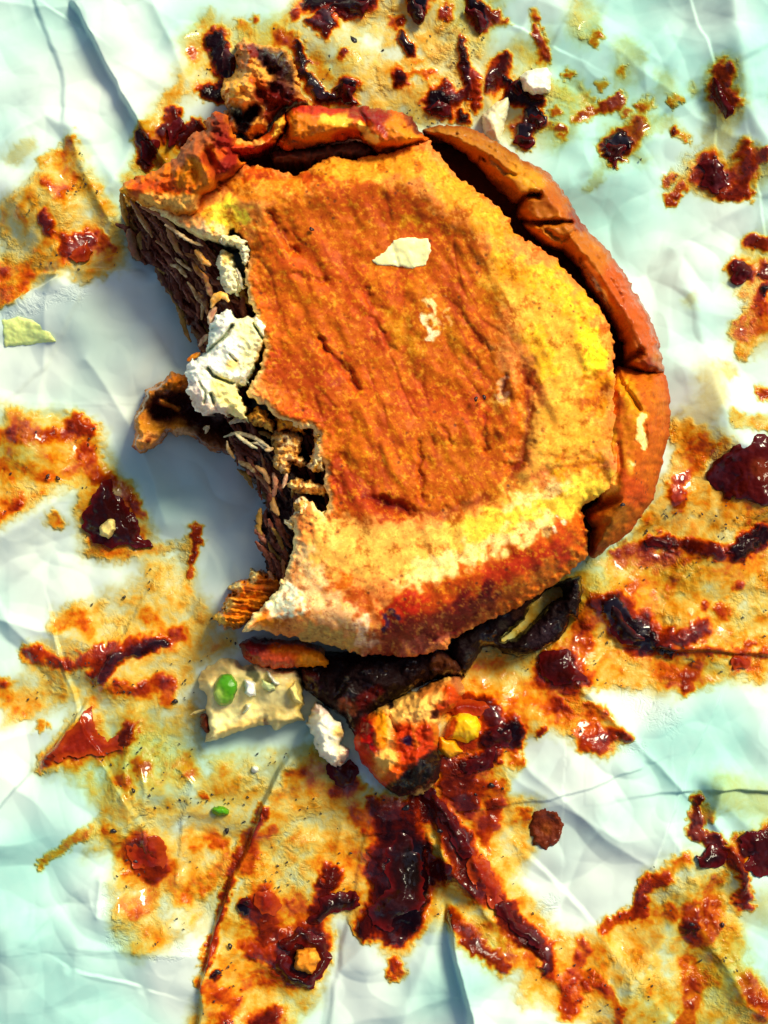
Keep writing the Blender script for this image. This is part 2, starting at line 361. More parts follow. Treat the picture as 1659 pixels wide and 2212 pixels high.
# stains: (points, radius | 'p' polygon, thickness)
ST = [
    # upper left and left
    ('p', [(0, 450), (60, 430), (110, 370), (165, 315), (185, 320), (205, 370), (245, 430), (285, 500), (285, 590), (130, 605), (0, 665)], .40),
    ([(165, 325), (150, 370)], 16, .52), ([(105, 370), (135, 345), (150, 380)], 9, .5), ([(40, 355), (75, 335)], 14, .22), ([(150, 435)], 10, .58), ([(125, 420)], 7, .55),
    ([(165, 545), (200, 530)], 24, .76), ([(225, 530), (240, 540)], 10, .7), ([(118, 485), (122, 510)], 7, .78), ([(0, 595), (60, 600), (20, 640)], 22, .55), ([(10, 590)], 8, .68),
    ([(0, 580), (60, 585), (150, 570)], 12, .48), ([(190, 605), (230, 600)], 18, .35),
    ('p', [(0, 878), (150, 890), (210, 915), (245, 1005), (290, 1060), (230, 1060), (140, 1060), (60, 1110), (0, 1150)], .42),
    ([(0, 940), (80, 945), (190, 930)], 12, .6), ([(165, 910), (190, 925)], 17, .7), ([(190, 970), (200, 1010), (235, 1045)], 17, .64), ([(0, 1000), (110, 1030), (180, 1010)], 10, .55),
    ([(40, 900), (60, 920)], 14, .55), ([(0, 1110), (50, 1085)], 12, .58), ([(270, 1060), (300, 1110)], 12, .62), ([(120, 1120), (125, 1130)], 14, .5),
    ('p', [(160, 1110), (195, 1040), (240, 1020), (290, 1070), (345, 1185), (260, 1215), (180, 1205)], .5),
    ([(425, 1145), (432, 1165), (420, 1190), (412, 1240)], 8, .66), ([(420, 1150)], 12, .7), ([(330, 1185), (420, 1180)], 12, .42),
    ('p', [(300, 1190), (420, 1190), (430, 1280), (500, 1330), (520, 1400), (430, 1440), (440, 1560), (440, 1620), (640, 1620), (600, 1660), (560, 1740), (500, 1880), (440, 2010), (300, 2060), (255, 2000), (240, 1900), (255, 1835), (190, 1840), (235, 1760), (170, 1680), (80, 1655), (150, 1560), (150, 1530), (0, 1570), (0, 1480), (60, 1450), (50, 1405), (140, 1370), (120, 1320), (200, 1290), (300, 1240)], .33),
    ([(130, 1345), (170, 1325), (185, 1350)], 20, .52), ([(55, 1408), (150, 1435), (250, 1400), (330, 1385)], 12, .68), ([(190, 1425), (250, 1405)], 14, .72),
    ([(222, 1465), (250, 1425), (300, 1405), (365, 1378)], 10, .86), ([(215, 1460), (235, 1430)], 16, .8), ([(330, 1390), (385, 1370)], 16, .64), ([(340, 1350), (300, 1300)], 12, .46),
    ([(0, 1500), (60, 1520), (110, 1500)], 26, .45), ([(0, 1480)], 12, .6), ([(90, 1570)], 11, .52), ([(230, 1480), (300, 1490), (340, 1480)], 14, .62), ([(350, 1460), (370, 1510)], 12, .6), ([(365, 1470)], 14, .68),
    ('p', [(82, 1655), (140, 1585), (178, 1545), (195, 1505), (205, 1520), (205, 1580), (240, 1600), (290, 1580), (270, 1625), (190, 1640)], .75),
    ([(275, 1590), (285, 1570)], 14, .76), ([(400, 1640), (420, 1660)], 16, .5), ([(300, 1640), (320, 1650)], 12, .58), ([(250, 1660), (290, 1680)], 12, .5),
    ([(300, 1830), (318, 1850), (335, 1870)], 36, .74), ([(360, 1900), (400, 1930), (450, 1900), (490, 1860)], 16, .5), ([(290, 1950), (330, 1945)], 22, .62), ([(350, 1990)], 26, .45), ([(240, 1770), (250, 1790)], 16, .52), ([(95, 1862), (130, 1832), (170, 1805), (195, 1790)], 6, .5), ([(195, 1795), (240, 1750)], 10, .4),
    ([(460, 1810), (480, 1825)], 14, .56), ([(430, 1830)], 10, .48), ([(440, 1710)], 8, .7), ([(480, 1700), (500, 1690)], 30, .42),
    # strip right of the long fold
    ('p', [(620, 1640), (680, 1595), (740, 1650), (790, 1690), (770, 1800), (730, 1880), (720, 1960), (700, 2060), (700, 2130), (640, 2230), (400, 2230), (440, 2130), (470, 1990), (535, 1830), (562, 1755)], .40),
    ([(575, 1740), (545, 1800), (505, 1880), (480, 1960), (445, 2080)], 7, .72), ([(540, 1800), (540, 1870)], 18, .66), ([(600, 1780), (560, 1800)], 10, .6), ([(570, 1935), (560, 1960), (585, 2010)], 30, .74), ([(528, 1953), (536, 1945)], 9, .97),
    ([(550, 2040), (590, 2060)], 22, .66), ([(640, 1670), (690, 1660)], 16, .52), ([(655, 1680)], 14, .45), ([(450, 2120), (500, 2150)], 18, .64), ([(490, 2200)], 22, .7), ([(560, 2200), (590, 2190)], 20, .76), ([(540, 2120), (600, 2110)], 14, .6), ([(470, 2090)], 8, .9),
    ([(640, 1940), (650, 1990), (640, 2010)], 14, .6), ([(760, 1680), (740, 1700)], 20, .66),
    ('p', [(690, 1960), (670, 1990), (610, 2030), (590, 2070), (640, 2130), (690, 2110), (720, 2050)], .86),
    # centre bottom streaks
    ('p', [(740, 1740), (800, 1700), (900, 1710), (1040, 1640), (1100, 1700), (1160, 1730), (1150, 1830), (1120, 1900), (1200, 2000), (1240, 2010), (1330, 1990), (1320, 2230), (1280, 2212), (1180, 2160), (1080, 2090), (1010, 2040), (960, 1985), (890, 2010), (740, 1985), (700, 1950)], .42),
    ([(780, 1760), (840, 1740), (900, 1730)], 24, .66), ([(800, 1720), (820, 1760)], 10, .78), ([(860, 1790), (835, 1880), (860, 1990)], 44, .88), ([(900, 1830), (910, 1900), (880, 1970)], 24, .96), ([(820, 1960), (790, 2000)], 22, .85), ([(720, 1880), (700, 1920), (680, 1960)], 15, .8),
    ([(900, 1720), (950, 1760), (1000, 1800)], 18, .82), ([(960, 1690), (1010, 1730)], 22, .78), ([(945, 1750), (1000, 1850), (1030, 1910)], 20, .8), ([(1000, 1850), (1080, 1940), (1100, 1990), (1180, 2040)], 15, .78), ([(1010, 1870), (1050, 1900)], 30, .76), ([(1080, 1950), (1150, 2020), (1180, 2070)], 12, .82),
    ([(975, 1970), (1010, 2010), (1050, 2040), (1090, 2070)], 13, .75), ([(930, 1870), (960, 1880)], 17, .8), ([(1100, 2050), (1180, 2080), (1260, 2110)], 14, .58), ([(1180, 2070), (1200, 2110), (1240, 2130)], 9, .66), ([(1260, 2030), (1240, 2080), (1290, 2110), (1330, 2160), (1330, 2230)], 11, .62), ([(1215, 2170), (1225, 2130)], 14, .64), ([(1130, 2130)], 22, .35),
    ([(1050, 1800), (1080, 1720)], 12, .7), ([(1040, 1770)], 18, .72), ([(1010, 1700), (1080, 1690)], 15, .6), ([(1130, 1760), (1130, 1750)], 12, .66), ([(850, 2070), (855, 2090)], 14, .66), ([(850, 2040)], 26, .3),
    # right bottom
    ('p', [(1190, 2120), (1280, 2020), (1300, 1990), (1370, 1960), (1390, 1880), (1440, 1840), (1480, 1830), (1560, 1850), (1600, 1960), (1610, 2080), (1640, 2160), (1720, 2260), (1290, 2260), (1320, 2160)], .36),
    ([(1300, 1992), (1350, 1975), (1380, 1955)], 11, .68), ([(1378, 1960), (1385, 1910), (1425, 1882)], 14, .72), ([(1450, 1855), (1465, 1850)], 15, .64), ([(1400, 1975), (1440, 1960)], 14, .62), ([(1480, 1950), (1485, 2010)], 15, .7), ([(1483, 1988)], 12, .9), ([(1530, 1900), (1530, 1990), (1500, 2010)], 20, .6), ([(1400, 2010), (1370, 2060)], 20, .5), ([(1540, 2030), (1570, 2090), (1560, 2110)], 36, .45), ([(1480, 2070), (1500, 2110), (1480, 2180)], 18, .6), ([(1600, 2100), (1640, 2160)], 22, .62), ([(1475, 2195), (1460, 2190)], 14, .66), ([(1590, 1930), (1600, 1950)], 12, .74), ([(1640, 1950), (1720, 1980)], 40, .2), ([(1560, 1700), (1659, 1740), (1700, 1800)], 40, .22),
    ([(1500, 1720), (1495, 1790), (1540, 1810), (1590, 1870), (1600, 1930)], 11, .78), ([(1600, 1820), (1659, 1800), (1700, 1840)], 26, .86), ([(1610, 1830), (1590, 1810)], 14, .66), ([(1580, 1815), (1620, 1800)], 9, .6),
    # right middle amber field
    ('p', [(960, 1430), (1060, 1390), (1200, 1310), (1280, 1200), (1350, 1170), (1400, 1080), (1440, 1000), (1445, 900), (1500, 960), (1540, 1010), (1659, 1080), (1720, 1080), (1720, 1400), (1659, 1480), (1560, 1470), (1430, 1500), (1290, 1480), (1240, 1480), (1340, 1570), (1320, 1610), (1240, 1600), (1180, 1570), (1120, 1590), (1120, 1640), (1060, 1700), (960, 1700), (940, 1520)], .42),
    ([(1300, 1250), (1450, 1240), (1600, 1200)], 40, .48), ([(1400, 1180), (1330, 1195)], 12, .68), ([(1400, 1170), (1450, 1168), (1520, 1185)], 10, .74), ([(1430, 1168), (1445, 1172)], 12, .84), ([(1330, 1215), (1450, 1215), (1480, 1195)], 12, .6), ([(1585, 1190), (1640, 1155)], 18, .92), ([(1500, 1178), (1540, 1190)], 13, .82), ([(1600, 1165)], 12, .9),
    ([(1440, 1060), (1500, 1010), (1530, 960)], 8, .62), ([(1470, 940), (1540, 970)], 30, .45), ([(1510, 955), (1490, 985)], 12, .62), ([(1455, 1075), (1460, 1090)], 12, .7), ([(1480, 1000)], 26, .4), ([(1570, 910), (1650, 920)], 14, .38),
    ([(1318, 1312), (1345, 1350), (1395, 1385)], 26, .95), ([(1330, 1320), (1390, 1380)], 34, .74), ([(1400, 1395), (1450, 1375), (1515, 1358)], 15, .76), ([(1390, 1400), (1500, 1402), (1659, 1415)], 5, .64), ([(1280, 1298), (1290, 1310)], 11, .7), ([(1600, 1430)], 16, .74), ([(1615, 1390), (1605, 1420)], 6, .7), ([(1555, 1320), (1560, 1310)], 12, .68), ([(1590, 1265)], 10, .66), ([(1520, 1310)], 8, .66), ([(1440, 1450), (1510, 1440), (1520, 1460)], 22, .6), ([(1500, 1425), (1480, 1480)], 13, .7), ([(1430, 1405), (1445, 1408)], 6, .96),
    ('p', [(1160, 1420), (1180, 1400), (1240, 1400), (1255, 1440), (1275, 1475), (1210, 1490), (1160, 1470)], .88), ([(1260, 1350), (1250, 1400)], 20, .6), ([(1250, 1355)], 12, .64),
    ([(1180, 1530), (1250, 1560), (1290, 1600)], 22, .62), ([(1200, 1520)], 12, .74), ([(1260, 1600), (1280, 1590)], 16, .7), ([(1320, 1575), (1345, 1590)], 10, .74), ([(1220, 1500), (1300, 1540)], 10, .58), ([(1160, 1570)], 8, .74), ([(1140, 1500), (1100, 1540)], 20, .48),
    ([(1000, 1520), (1050, 1520), (1060, 1540)], 18, .82), ([(1050, 1585), (1100, 1565), (1105, 1600)], 18, .9), ([(1000, 1650), (1060, 1625)], 18, .86), ([(950, 1640), (1010, 1680), (1000, 1700)], 20, .76), ([(975, 1520), (1010, 1500)], 14, .78), ([(1000, 1605), (1040, 1640)], 26, .66), ([(1105, 1640), (1120, 1640)], 10, .62), ([(1065, 1750), (1060, 1730)], 12, .74),
    ([(1100, 1360), (1200, 1280)], 30, .36), ([(1250, 1260), (1330, 1230)], 26, .45),
    # upper right spatters
    ([(1255, 40), (1258, 70)], 36, .27), ([(1290, 88), (1280, 98)], 8, .52), ([(1350, 110), (1345, 170)], 26, .2), ([(1345, 160)], 8, .5), ([(1380, 130)], 12, .2),
    ('p', [(1040, 150), (1100, 100), (1180, 80), (1190, 140), (1170, 200), (1250, 180), (1275, 230), (1330, 215), (1340, 240), (1250, 260), (1240, 300), (1200, 325), (1090, 300), (1040, 270)], .27),
    ([(1150, 50)], 8, .6), ([(1155, 75), (1165, 110), (1175, 130)], 9, .68), ([(1085, 145), (1060, 190)], 14, .84), ([(1100, 185), (1125, 195)], 14, .97), ([(1100, 215), (1160, 225)], 13, .92), ([(1145, 250), (1170, 270)], 11, .97), ([(1130, 285), (1130, 308)], 20, .98), ([(1205, 285)], 13, .72), ([(1200, 245)], 8, .66), ([(1195, 200), (1260, 215)], 20, .34), ([(1225, 165)], 9, .62), ([(1245, 260), (1330, 220)], 10, .62), ([(1300, 235), (1335, 218)], 10, .66), ([(1295, 185), (1300, 195)], 6, .5),
    ('p', [(1300, 275), (1350, 260), (1370, 220), (1410, 215), (1405, 280), (1380, 330), (1400, 350), (1390, 362), (1350, 350), (1320, 370), (1280, 385), (1300, 340)], .29), ([(1325, 325), (1335, 315)], 24, .96), ([(1340, 320), (1375, 285)], 20, .66), ([(1322, 350)], 12, .88), ([(1395, 225), (1390, 235)], 11, .6), ([(1430, 180), (1440, 210)], 18, .2), ([(1350, 245)], 7, .56), ([(1490, 200)], 12, .25), ([(1445, 230), (1457, 228)], 7, .5),
    ([(1550, 180), (1560, 240)], 34, .32), ([(1548, 165), (1545, 200), (1570, 235)], 15, .72), ([(1405, 275), (1440, 265), (1475, 300)], 12, .26), ([(1457, 288)], 9, .78), ([(1475, 300), (1480, 310)], 6, .6), ([(1550, 270), (1545, 310)], 26, .22),
    ('p', [(1430, 430), (1450, 380), (1500, 330), (1590, 320), (1640, 340), (1659, 335), (1659, 385), (1620, 430), (1590, 430), (1520, 420), (1480, 400), (1450, 440)], .33), ([(1525, 365), (1545, 390)], 34, .72), ([(1535, 365), (1545, 385)], 18, .82), ([(1600, 330), (1605, 370), (1600, 415)], 16, .72), ([(1605, 360), (1640, 345)], 10, .68), ([(1445, 432), (1475, 405)], 9, .66), ([(1432, 400), (1445, 385)], 7, .52), ([(1560, 422), (1610, 424)], 11, .76), ([(1659, 225)], 10, .35),
    ('p', [(1560, 590), (1600, 520), (1659, 500), (1720, 500), (1720, 740), (1600, 770), (1575, 740), (1600, 660), (1580, 620)], .3), ([(1590, 580), (1605, 590)], 20, .82), ([(1620, 520), (1659, 530)], 12, .7), ([(1655, 590)], 16, .78), ([(1650, 625)], 9, .95), ([(1600, 640)], 10, .5), ([(1600, 720), (1640, 690)], 26, .55), ([(1625, 680)], 16, .45), ([(1590, 760), (1610, 765)], 10, .5), ([(1655, 850), (1640, 855)], 12, .7), ([(1560, 800), (1570, 810)], 14, .25), ([(1640, 640), (1650, 700)], 14, .6), ([(1480, 655)], 14, .18),
    ([(1520, 820), (1530, 860), (1500, 900)], 30, .2), ([(1290, 395), (1270, 410)], 10, .22), ([(1520, 1750)], 14, .5),
    # top
    ('p', [(395, 100), (430, 40), (490, 50), (560, 60), (620, 30), (650, -20), (1090, -20), (1075, 60), (1060, 120), (1050, 260), (900, 290), (640, 270), (470, 210), (400, 240), (340, 300), (320, 330), (330, 260), (380, 200), (400, 140)], .30),
    ([(680, 20), (720, 15), (790, 25)], 18, .94), ([(700, 55), (715, 70)], 14, .86), ([(740, 10), (760, 30)], 14, .98), ([(745, 50), (770, 45)], 9, .84), ([(675, 70)], 10, .84), ([(690, 85), (710, 95)], 10, .88), ([(720, 30)], 14, .8), ([(880, -10), (905, 35)], 15, .98), ([(860, 65)], 10, .82), ([(850, 55), (845, 65)], 8, .66), ([(870, 100), (885, 128)], 9, .92), ([(925, -5), (935, 15)], 8, .78), ([(960, 40), (960, 50)], 11, .7), ([(1022, 15), (1035, 60)], 16, .92), ([(1050, 45), (1070, 50)], 13, .76), ([(1090, 62)], 9, .68), ([(865, 180), (870, 190)], 14, .88), ([(890, 175), (940, 170)], 6, .6), ([(940, 225), (955, 238)], 22, .96), ([(965, 235), (1000, 215)], 13, .8), ([(963, 192)], 9, .72), ([(992, 105), (1003, 160), (1010, 210)], 6, .86), ([(1015, 170), (1030, 240)], 9, .74), ([(1000, 262)], 11, .9), ([(750, 205), (745, 215)], 17, .95), ([(740, 140)], 8, .72), ([(660, 150), (645, 120)], 10, .9), ([(640, 50), (645, 40)], 8, .7), ([(655, 170), (690, 225), (760, 235)], 9, .92), ([(700, 180), (690, 150)], 12, .45), ([(600, 90), (620, 100)], 16, .6), ([(520, 60), (530, 70)], 10, .5), ([(555, 52)], 8, .6), ([(470, 90), (480, 150), (500, 180)], 18, .93), ([(455, 210), (480, 215)], 14, .9), ([(425, 130)], 8, .56), ([(440, 60), (460, 40)], 10, .45), ([(395, 215), (380, 225)], 10, .42), ([(840, 110), (820, 90)], 12, .4), ([(930, 100), (945, 130)], 14, .36), ([(905, 145), (880, 150)], 6, .5), ([(830, 165), (810, 150)], 8, .38),
    ([(310, 310), (325, 335), (320, 360)], 16, .82), ([(340, 300), (370, 280)], 18, .46), ([(385, 260), (375, 295), (365, 310)], 13, .78), ([(325, 370), (400, 310)], 30, .42), ([(300, 400), (340, 360)], 22, .4), ([(430, 290), (400, 320)], 14, .9), ([(330, 330), (350, 320)], 10, .56),
]
def paper():
    def axis(a, b, r, m):
        core = np.arange(a, b+r, r); ext = np.cumsum(r*1.12**np.arange(1, m))
        return np.concatenate([a-ext[::-1], core, core[-1]+ext])
    res = 2.9; X, Y = np.meshgrid(axis(-20, 1680, res, 46), axis(-20, 2232, res, 46))
    h = paper_h(X, Y)
    wx = X+14*F(X, Y, 46, 4, 61, gain=.6)+6*F(X, Y, 12, 2, 63); wy = Y+14*F(X, Y, 46, 4, 65, gain=.6)+6*F(X, Y, 12, 2, 67)
    T = np.zeros(X.shape)
    for s in ST:
        if s[0] == 'p': pts, r, v = s[1], 16, s[2]
        else: pts, r, v = s
        x0 = min(p[0] for p in pts)-r*2-30; x1 = max(p[0] for p in pts)+r*2+30; y0 = min(p[1] for p in pts)-r*2-30; y1 = max(p[1] for p in pts)+r*2+30
        m = (wx > x0) & (wx < x1) & (wy > y0) & (wy < y1)
        if not m.any(): continue
        xx, yy = wx[m], wy[m]
        if s[0] == 'p': k = sm(-26, 26, sdf(xx, yy, pts))
        else: k = 1-sm(r*.45, r*1.55+7, segd(xx, yy, pts))
        cur = T[m]; v2 = v
        T[m] = np.where(v2 > cur, cur+(v2-cur)*k, cur)
    # a drop of very thin sauce between the patches, and real relief where the sauce is thick
    T = T+sm(.2, .3, T)*(.20*F(X, Y, 34, 4, 71, gain=.65)+.22*np.minimum(F(X, Y, 110, 3, 72)+.02, .12))*(1-sm(.55, .8, T))
    z = h+.05*sm(.55, .95, T)+.004*F(X, Y, 14, 2, 75)*sm(.3, .8, T)
    hue = np.clip(.85+.9*F(X, Y, 300, 2, 77)-.7*sm(700, 300, Y)*sm(900, 1300, X)-.9*sm(450, 150, X)*sm(1600, 1900, Y)-.5*sm(1250, 1500, X)*sm(1450, 1600, Y)-.35*sm(500, 200, Y)*sm(400, 100, X), 0, 1)  # low values, mainly in corners, get the painted cool cast of shade
    GL = [([(250, 1940), (290, 1925), (355, 1935), (340, 1975), (285, 1990), (262, 2010)], 26), ([(440, 1965)], 22), ([(195, 1530), (205, 1560), (200, 1585)], 14), ([(1360, 1500), (1410, 1540), (1440, 1555)], 26), ([(1480, 375), (1450, 395), (1500, 350)], 22), ([(230, 1940), (235, 1900)], 8), ([(380, 2030), (410, 2050), (340, 2055)], 10), ([(320, 1650), (325, 1700), (318, 1830)], 7), ([(420, 1670), (400, 1740), (388, 1905)], 8), ([(860, 1860), (890, 1850)], 30), ([(620, 1800), (640, 1900)], 34), ([(750, 1675), (760, 1720)], 14), ([(1180, 1950)], 22), ([(1330, 1190), (1450, 1215)], 26), ([(30, 690), (190, 640), (60, 670)], 16), ([(80, 1075), (60, 1050)], 10), ([(240, 1395), (130, 1410)], 16), ([(470, 1350), (460, 1400)], 16), ([(1380, 1610), (1290, 1600)], 14), ([(1600, 720), (1630, 600)], 24)]
    G = np.zeros(X.shape)
    for pts, rr_ in GL: G = np.maximum(G, 1-sm(rr_*.4, rr_*1.5, segd(wx, wy, pts)))
    x, y = PW(X, Y, z*0)
    V = np.stack([x.ravel(), y.ravel(), z.ravel()], 1); ny, nx = X.shape
    i = np.arange(ny-1)[:, None]*nx+np.arange(nx-1)[None]
    Q = np.stack([i, i+nx, i+nx+1, i+1], -1).reshape(-1, 4)
    m = NB('greased_wrapping_paper'); t = m.attr('T', 'Fac'); hu = m.attr('hue', 'Fac')
    n = m.noise(4.5, 6, .6, .5); n2 = m.noise(22, 5, .7)
    gate = m.rng(t, .08, .3)
    tt = m.math('ADD', t, m.math('MULTIPLY', gate, m.math('ADD', m.math('MULTIPLY', m.math('SUBTRACT', n, .5), .34), m.math('MULTIPLY', m.math('SUBTRACT', n2, .5), .09))))
    # thin rings of dried sauce
    cr = m.n('ValToRGB'); m.t.links.new(tt, cr.inputs[0]); el = cr.color_ramp.elements
    stops = [(0.0, (222, 236, 226)), (.10, (216, 228, 200)), (.22, (206, 200, 138)), (.34, (226, 188, 84)), (.46, (226, 150, 28)), (.57, (210, 92, 4)), (.68, (160, 42, 2)), (.79, (84, 14, 4)), (.90, (30, 4, 5)), (1.0, (12, 1, 5))]
    while len(el) < len(stops): el.new(.5)
    for e, (p, c) in zip(el, stops):
        e.position = p; L = lin(c)*.84; e.color = (*L, 1)
    cool_cast = m.mix(1.0, cr.outputs[0], (.54, .86, .84, 1), 'MULTIPLY')  # cool cast of shade multiplied into the paper colour
    c = m.mix(m.math('MULTIPLY', hu, 1.0), cool_cast, cr.outputs[0])
    fibre = m.noise(3, 6, .7); c = m.mix(m.math('MULTIPLY', m.rng(fibre, .35, .7, 0, .14), m.rng(tt, .1, .35, 1, 0)), c, (.62, .74, .66, 1))
    # scattered fine pepper in the greasy part
    v = m.math('SUBTRACT', 1.0, m.rng(m.voro(6.0), .028, .05)); v = m.math('MULTIPLY', v, m.rng(m.noise(1.9, 2), .42, .55)); v = m.math('MULTIPLY', v, m.rng(t, .2, .35))
    c = m.mix(v, c, (.03, .006, .004, 1))
    m.t.links.new(c, m.b.inputs['Base Color'])
    wet = m.rng(tt, .12, .5)
    m.t.links.new(m.rng(wet, 0, 1, .55, .09, 'LINEAR'), m.b.inputs['Roughness']); m.b.inputs['Specular IOR Level'].default_value = .12
    m.t.links.new(m.math('MAXIMUM', m.attr('G', 'Fac'), m.math('MULTIPLY', m.rng(m.noise(4, 4, .6),   .52, .60, 0, 1), m.rng(tt, .25, .4))), m.b.inputs['Coat Weight']); m.b.inputs['Coat Roughness'].default_value = .05; m.b.inputs['Coat IOR'].default_value = 1.42
    wr = m.math('ABSOLUTE', m.math('SUBTRACT', m.noise(1.1, 2.5, .5, .9), .5))
    b1 = m.bump(m.math('MULTIPLY', wr, -1), .05, .16)
    sauce_h = m.math('ADD', m.math('MULTIPLY', m.rng(tt, .4, .95), .35), m.math('MULTIPLY', m.math('MULTIPLY', m.noise(6, 3, .5, .8), wet), .9))
    spk = m.math('MULTIPLY', m.rng(m.noise(2.3, 3), .5, .66), m.rng(tt, .22, .4)); sauce_h = m.math('ADD', sauce_h, m.math('MULTIPLY', m.math('MULTIPLY', m.noise(20, 3, .6, .5), spk), 1.9))
    b2 = m.bump(sauce_h, .55, .04, b1)
    G_ = m.attr('G', 'Fac')
    b3 = m.bump(m.math('MULTIPLY', m.math('ABSOLUTE', m.math('SUBTRACT', m.noise(7, 4, .6, 1.2), .5)), m.math('MULTIPLY', G_, -1.6)), .5, .07, b2)
    m.t.links.new(b3, m.b.inputs['Normal'])
    o = mesh_np('wrapping_paper', V, Q, None, m.m, attrs={'T': T.ravel(), 'hue': hue.ravel(), 'G': G.ravel()})
    tag(o, 'crumpled white deli paper soaked with grease and orange sauce under the bitten sandwich', 'wrapping paper')
    return o
paper()

# ---------------------------------------------------------------- the bitten bun
bun = empty('bitten_bun', 880, 800, 'flattened toasted bun with a large bite out of its left side, lying on the paper', 'bun')
LID = [(262, 410), (290, 392), (340, 372), (400, 380), (430, 410), (480, 395), (520, 352), (580, 362), (640, 380), (680, 355), (715, 338), (760, 345), (830, 332), (880, 320), (925, 302), (960, 345), (995, 390), (1045, 420), (1100, 470), (1110, 505), (1150, 525), (1200, 560), (1245, 610), (1290, 655), (1315, 700), (1325, 740), (1328, 800), (1325, 860), (1332, 950), (1332, 1012), (1315, 1055), (1255, 1100), (1268, 1140), (1270, 1202), (1230, 1237), (1210, 1255), (1130, 1305), (1080, 1330), (1030, 1352), (980, 1380), (965, 1402), (880, 1422), (830, 1414), (780, 1416), (740, 1400), (700, 1392), (600, 1372), (560, 1360), (520, 1365),
       (545, 1330), (575, 1302), (605, 1267), (617, 1240), (632, 1187), (637, 1152), (630, 1120), (645, 1090), (672, 1082), (700, 1110), (712, 1080), (700, 1040), (702, 1005), (680, 985), (688, 940), (672, 922), (650, 925), (600, 905), (575, 880), (530, 850), (560, 800), (572, 750), (560, 700), (538, 650), (528, 600), (540, 540), (505, 492), (470, 520), (440, 515), (415, 505), (370, 478), (300, 440)]
EDGE = [(650, 1345), (760, 1372), (830, 1330), (1000, 1270), (1150, 1190), (1262, 1115)]
CR_LID = [([(585, 462), (605, 500), (638, 545)], 7, .10), ([(630, 590), (700, 605)], 5, .05), ([(690, 735), (720, 770), (755, 805), (772, 842)], 6, .10), ([(795, 625), (800, 680), (835, 730), (852, 760)], 5, .06), ([(960, 640), (1010, 700), (1060, 760)], 6, .05), ([(1092, 815), (1085, 850)], 7, .10), ([(1045, 895), (1045, 935), (1052, 975)], 5, .10), ([(905, 955), (905, 1020), (915, 1080)], 5, .07), ([(955, 920), (975, 960)], 5, .05), ([(700, 1010), (760, 1080)], 8, .05), ([(1130, 800), (1142, 860), (1142, 930), (1120, 1000), (1105, 1030)], 15, .17), ([(820, 1085), (900, 1108), (960, 1112), (1050, 1075)], 14, .09), ([(790, 1070), (880, 1105)], 9, .12), ([(1300, 850), (1290, 880), (1262, 905)], 3.5, .04), ([(1105, 1050), (1200, 1010), (1290, 1000)], 9, .05), ([(500, 372), (600, 385), (680, 378)], 9, .05), ([(640, 700), (700, 660), (760, 690)], 10, .03), ([(880, 700), (870, 780), (930, 860)], 9, .03), ([(1010, 770), (1060, 830)], 8, .05), ([(760, 900), (740, 980), (800, 1060)], 8, .04), ([(1250, 830), (1330, 790)], 5, .04), ([(1160, 985), (1280, 985)], 7, .04)]
def cmask(X, Y): return sm(-30, 40, sdf(X, Y, [(560, 440), (760, 420), (900, 440), (1020, 520), (1090, 640), (1090, 780), (1120, 880), (1090, 1030), (960, 1095), (830, 1080), (720, 1040), (690, 930), (590, 840), (570, 700), (550, 600)]))
def lid_z(X, Y, d):
    z = 1.46+.05*F(X, Y, 210, 2, 5)+.028*F(X, Y, 60, 3, 6)+.030*FA(X, Y, 62, 150, 42, 2, 8)*np.clip(.6+1.5*F(X, Y, 160, 2, 7), 0, 1.3)-.011*np.clip(1-np.abs(FA(X, Y, 60, 230, 75, 2, 28))*7, 0, 1)*sm(.0, .25, F(X, Y, 150, 2, 29))*cmask(X, Y)+.001*F(X, Y, 11, 2, 9)
    z = z-.07*sm(-30, 45, sdf(X, Y, [(600, 440), (760, 420), (900, 440), (1020, 520), (1090, 640), (1090, 780), (1135, 880), (1110, 1030), (960, 1105), (830, 1095), (720, 1050), (690, 930), (590, 840), (570, 700), (540, 600), (560, 480)]))
    wx, wy = warp(X, Y, 10, 26, 14)
    for pts, wd, a in CR_LID: z = z-a*.5*np.clip(1.0+1.0*F(X, Y, 90, 2, 19), .5, 1.3)*np.exp(-(segd(wx, wy, pts)/(wd*1.3))**2)
    # swollen fold just right of the long crease
    z = z+.06*np.exp(-(segd(X, Y, [(1112, 840), (1105, 900), (1085, 930)])/20)**2)
    # rounded wall along the lower edge
    s = np.zeros(X.shape); e = segd(X, Y, EDGE+[(1290, 1080)]); below = sdf(X, Y, EDGE+[(1300, 1250), (1100, 1400), (900, 1500), (640, 1460)])
    z = z-.42*sm(0, 175, below)+.05*np.exp(-((below+22)/24)**2)*sm(720, 860, X)
    # edge against the gap and the bite
    bite = sm(60, 0, segd(X, Y, [(300, 440), (470, 520), (538, 650), (572, 750), (530, 850), (672, 922), (700, 1100), (637, 1152), (520, 1365)]))
    join = sm(70, 10, segd(X, Y, [(1332, 830), (1332, 940), (1332, 1010), (1318, 1050)]))
    low = sm(90, 20, segd(X, Y, [(1262, 1215), (1130, 1310), (980, 1385), (830, 1420), (700, 1395), (560, 1362)]))
    z = z-.34*(1-dome(d, 75))*(1-bite)*(1-join)*(1-low)-.55*(1-dome(d, 115))*low*(1-bite)-.16*(1-dome(d, 22))*bite+.03*bite*F(X, Y, 12, 3, 15)
    z = z-.30*sm(560, 262, X)*sm(700, 400, Y)
    return z
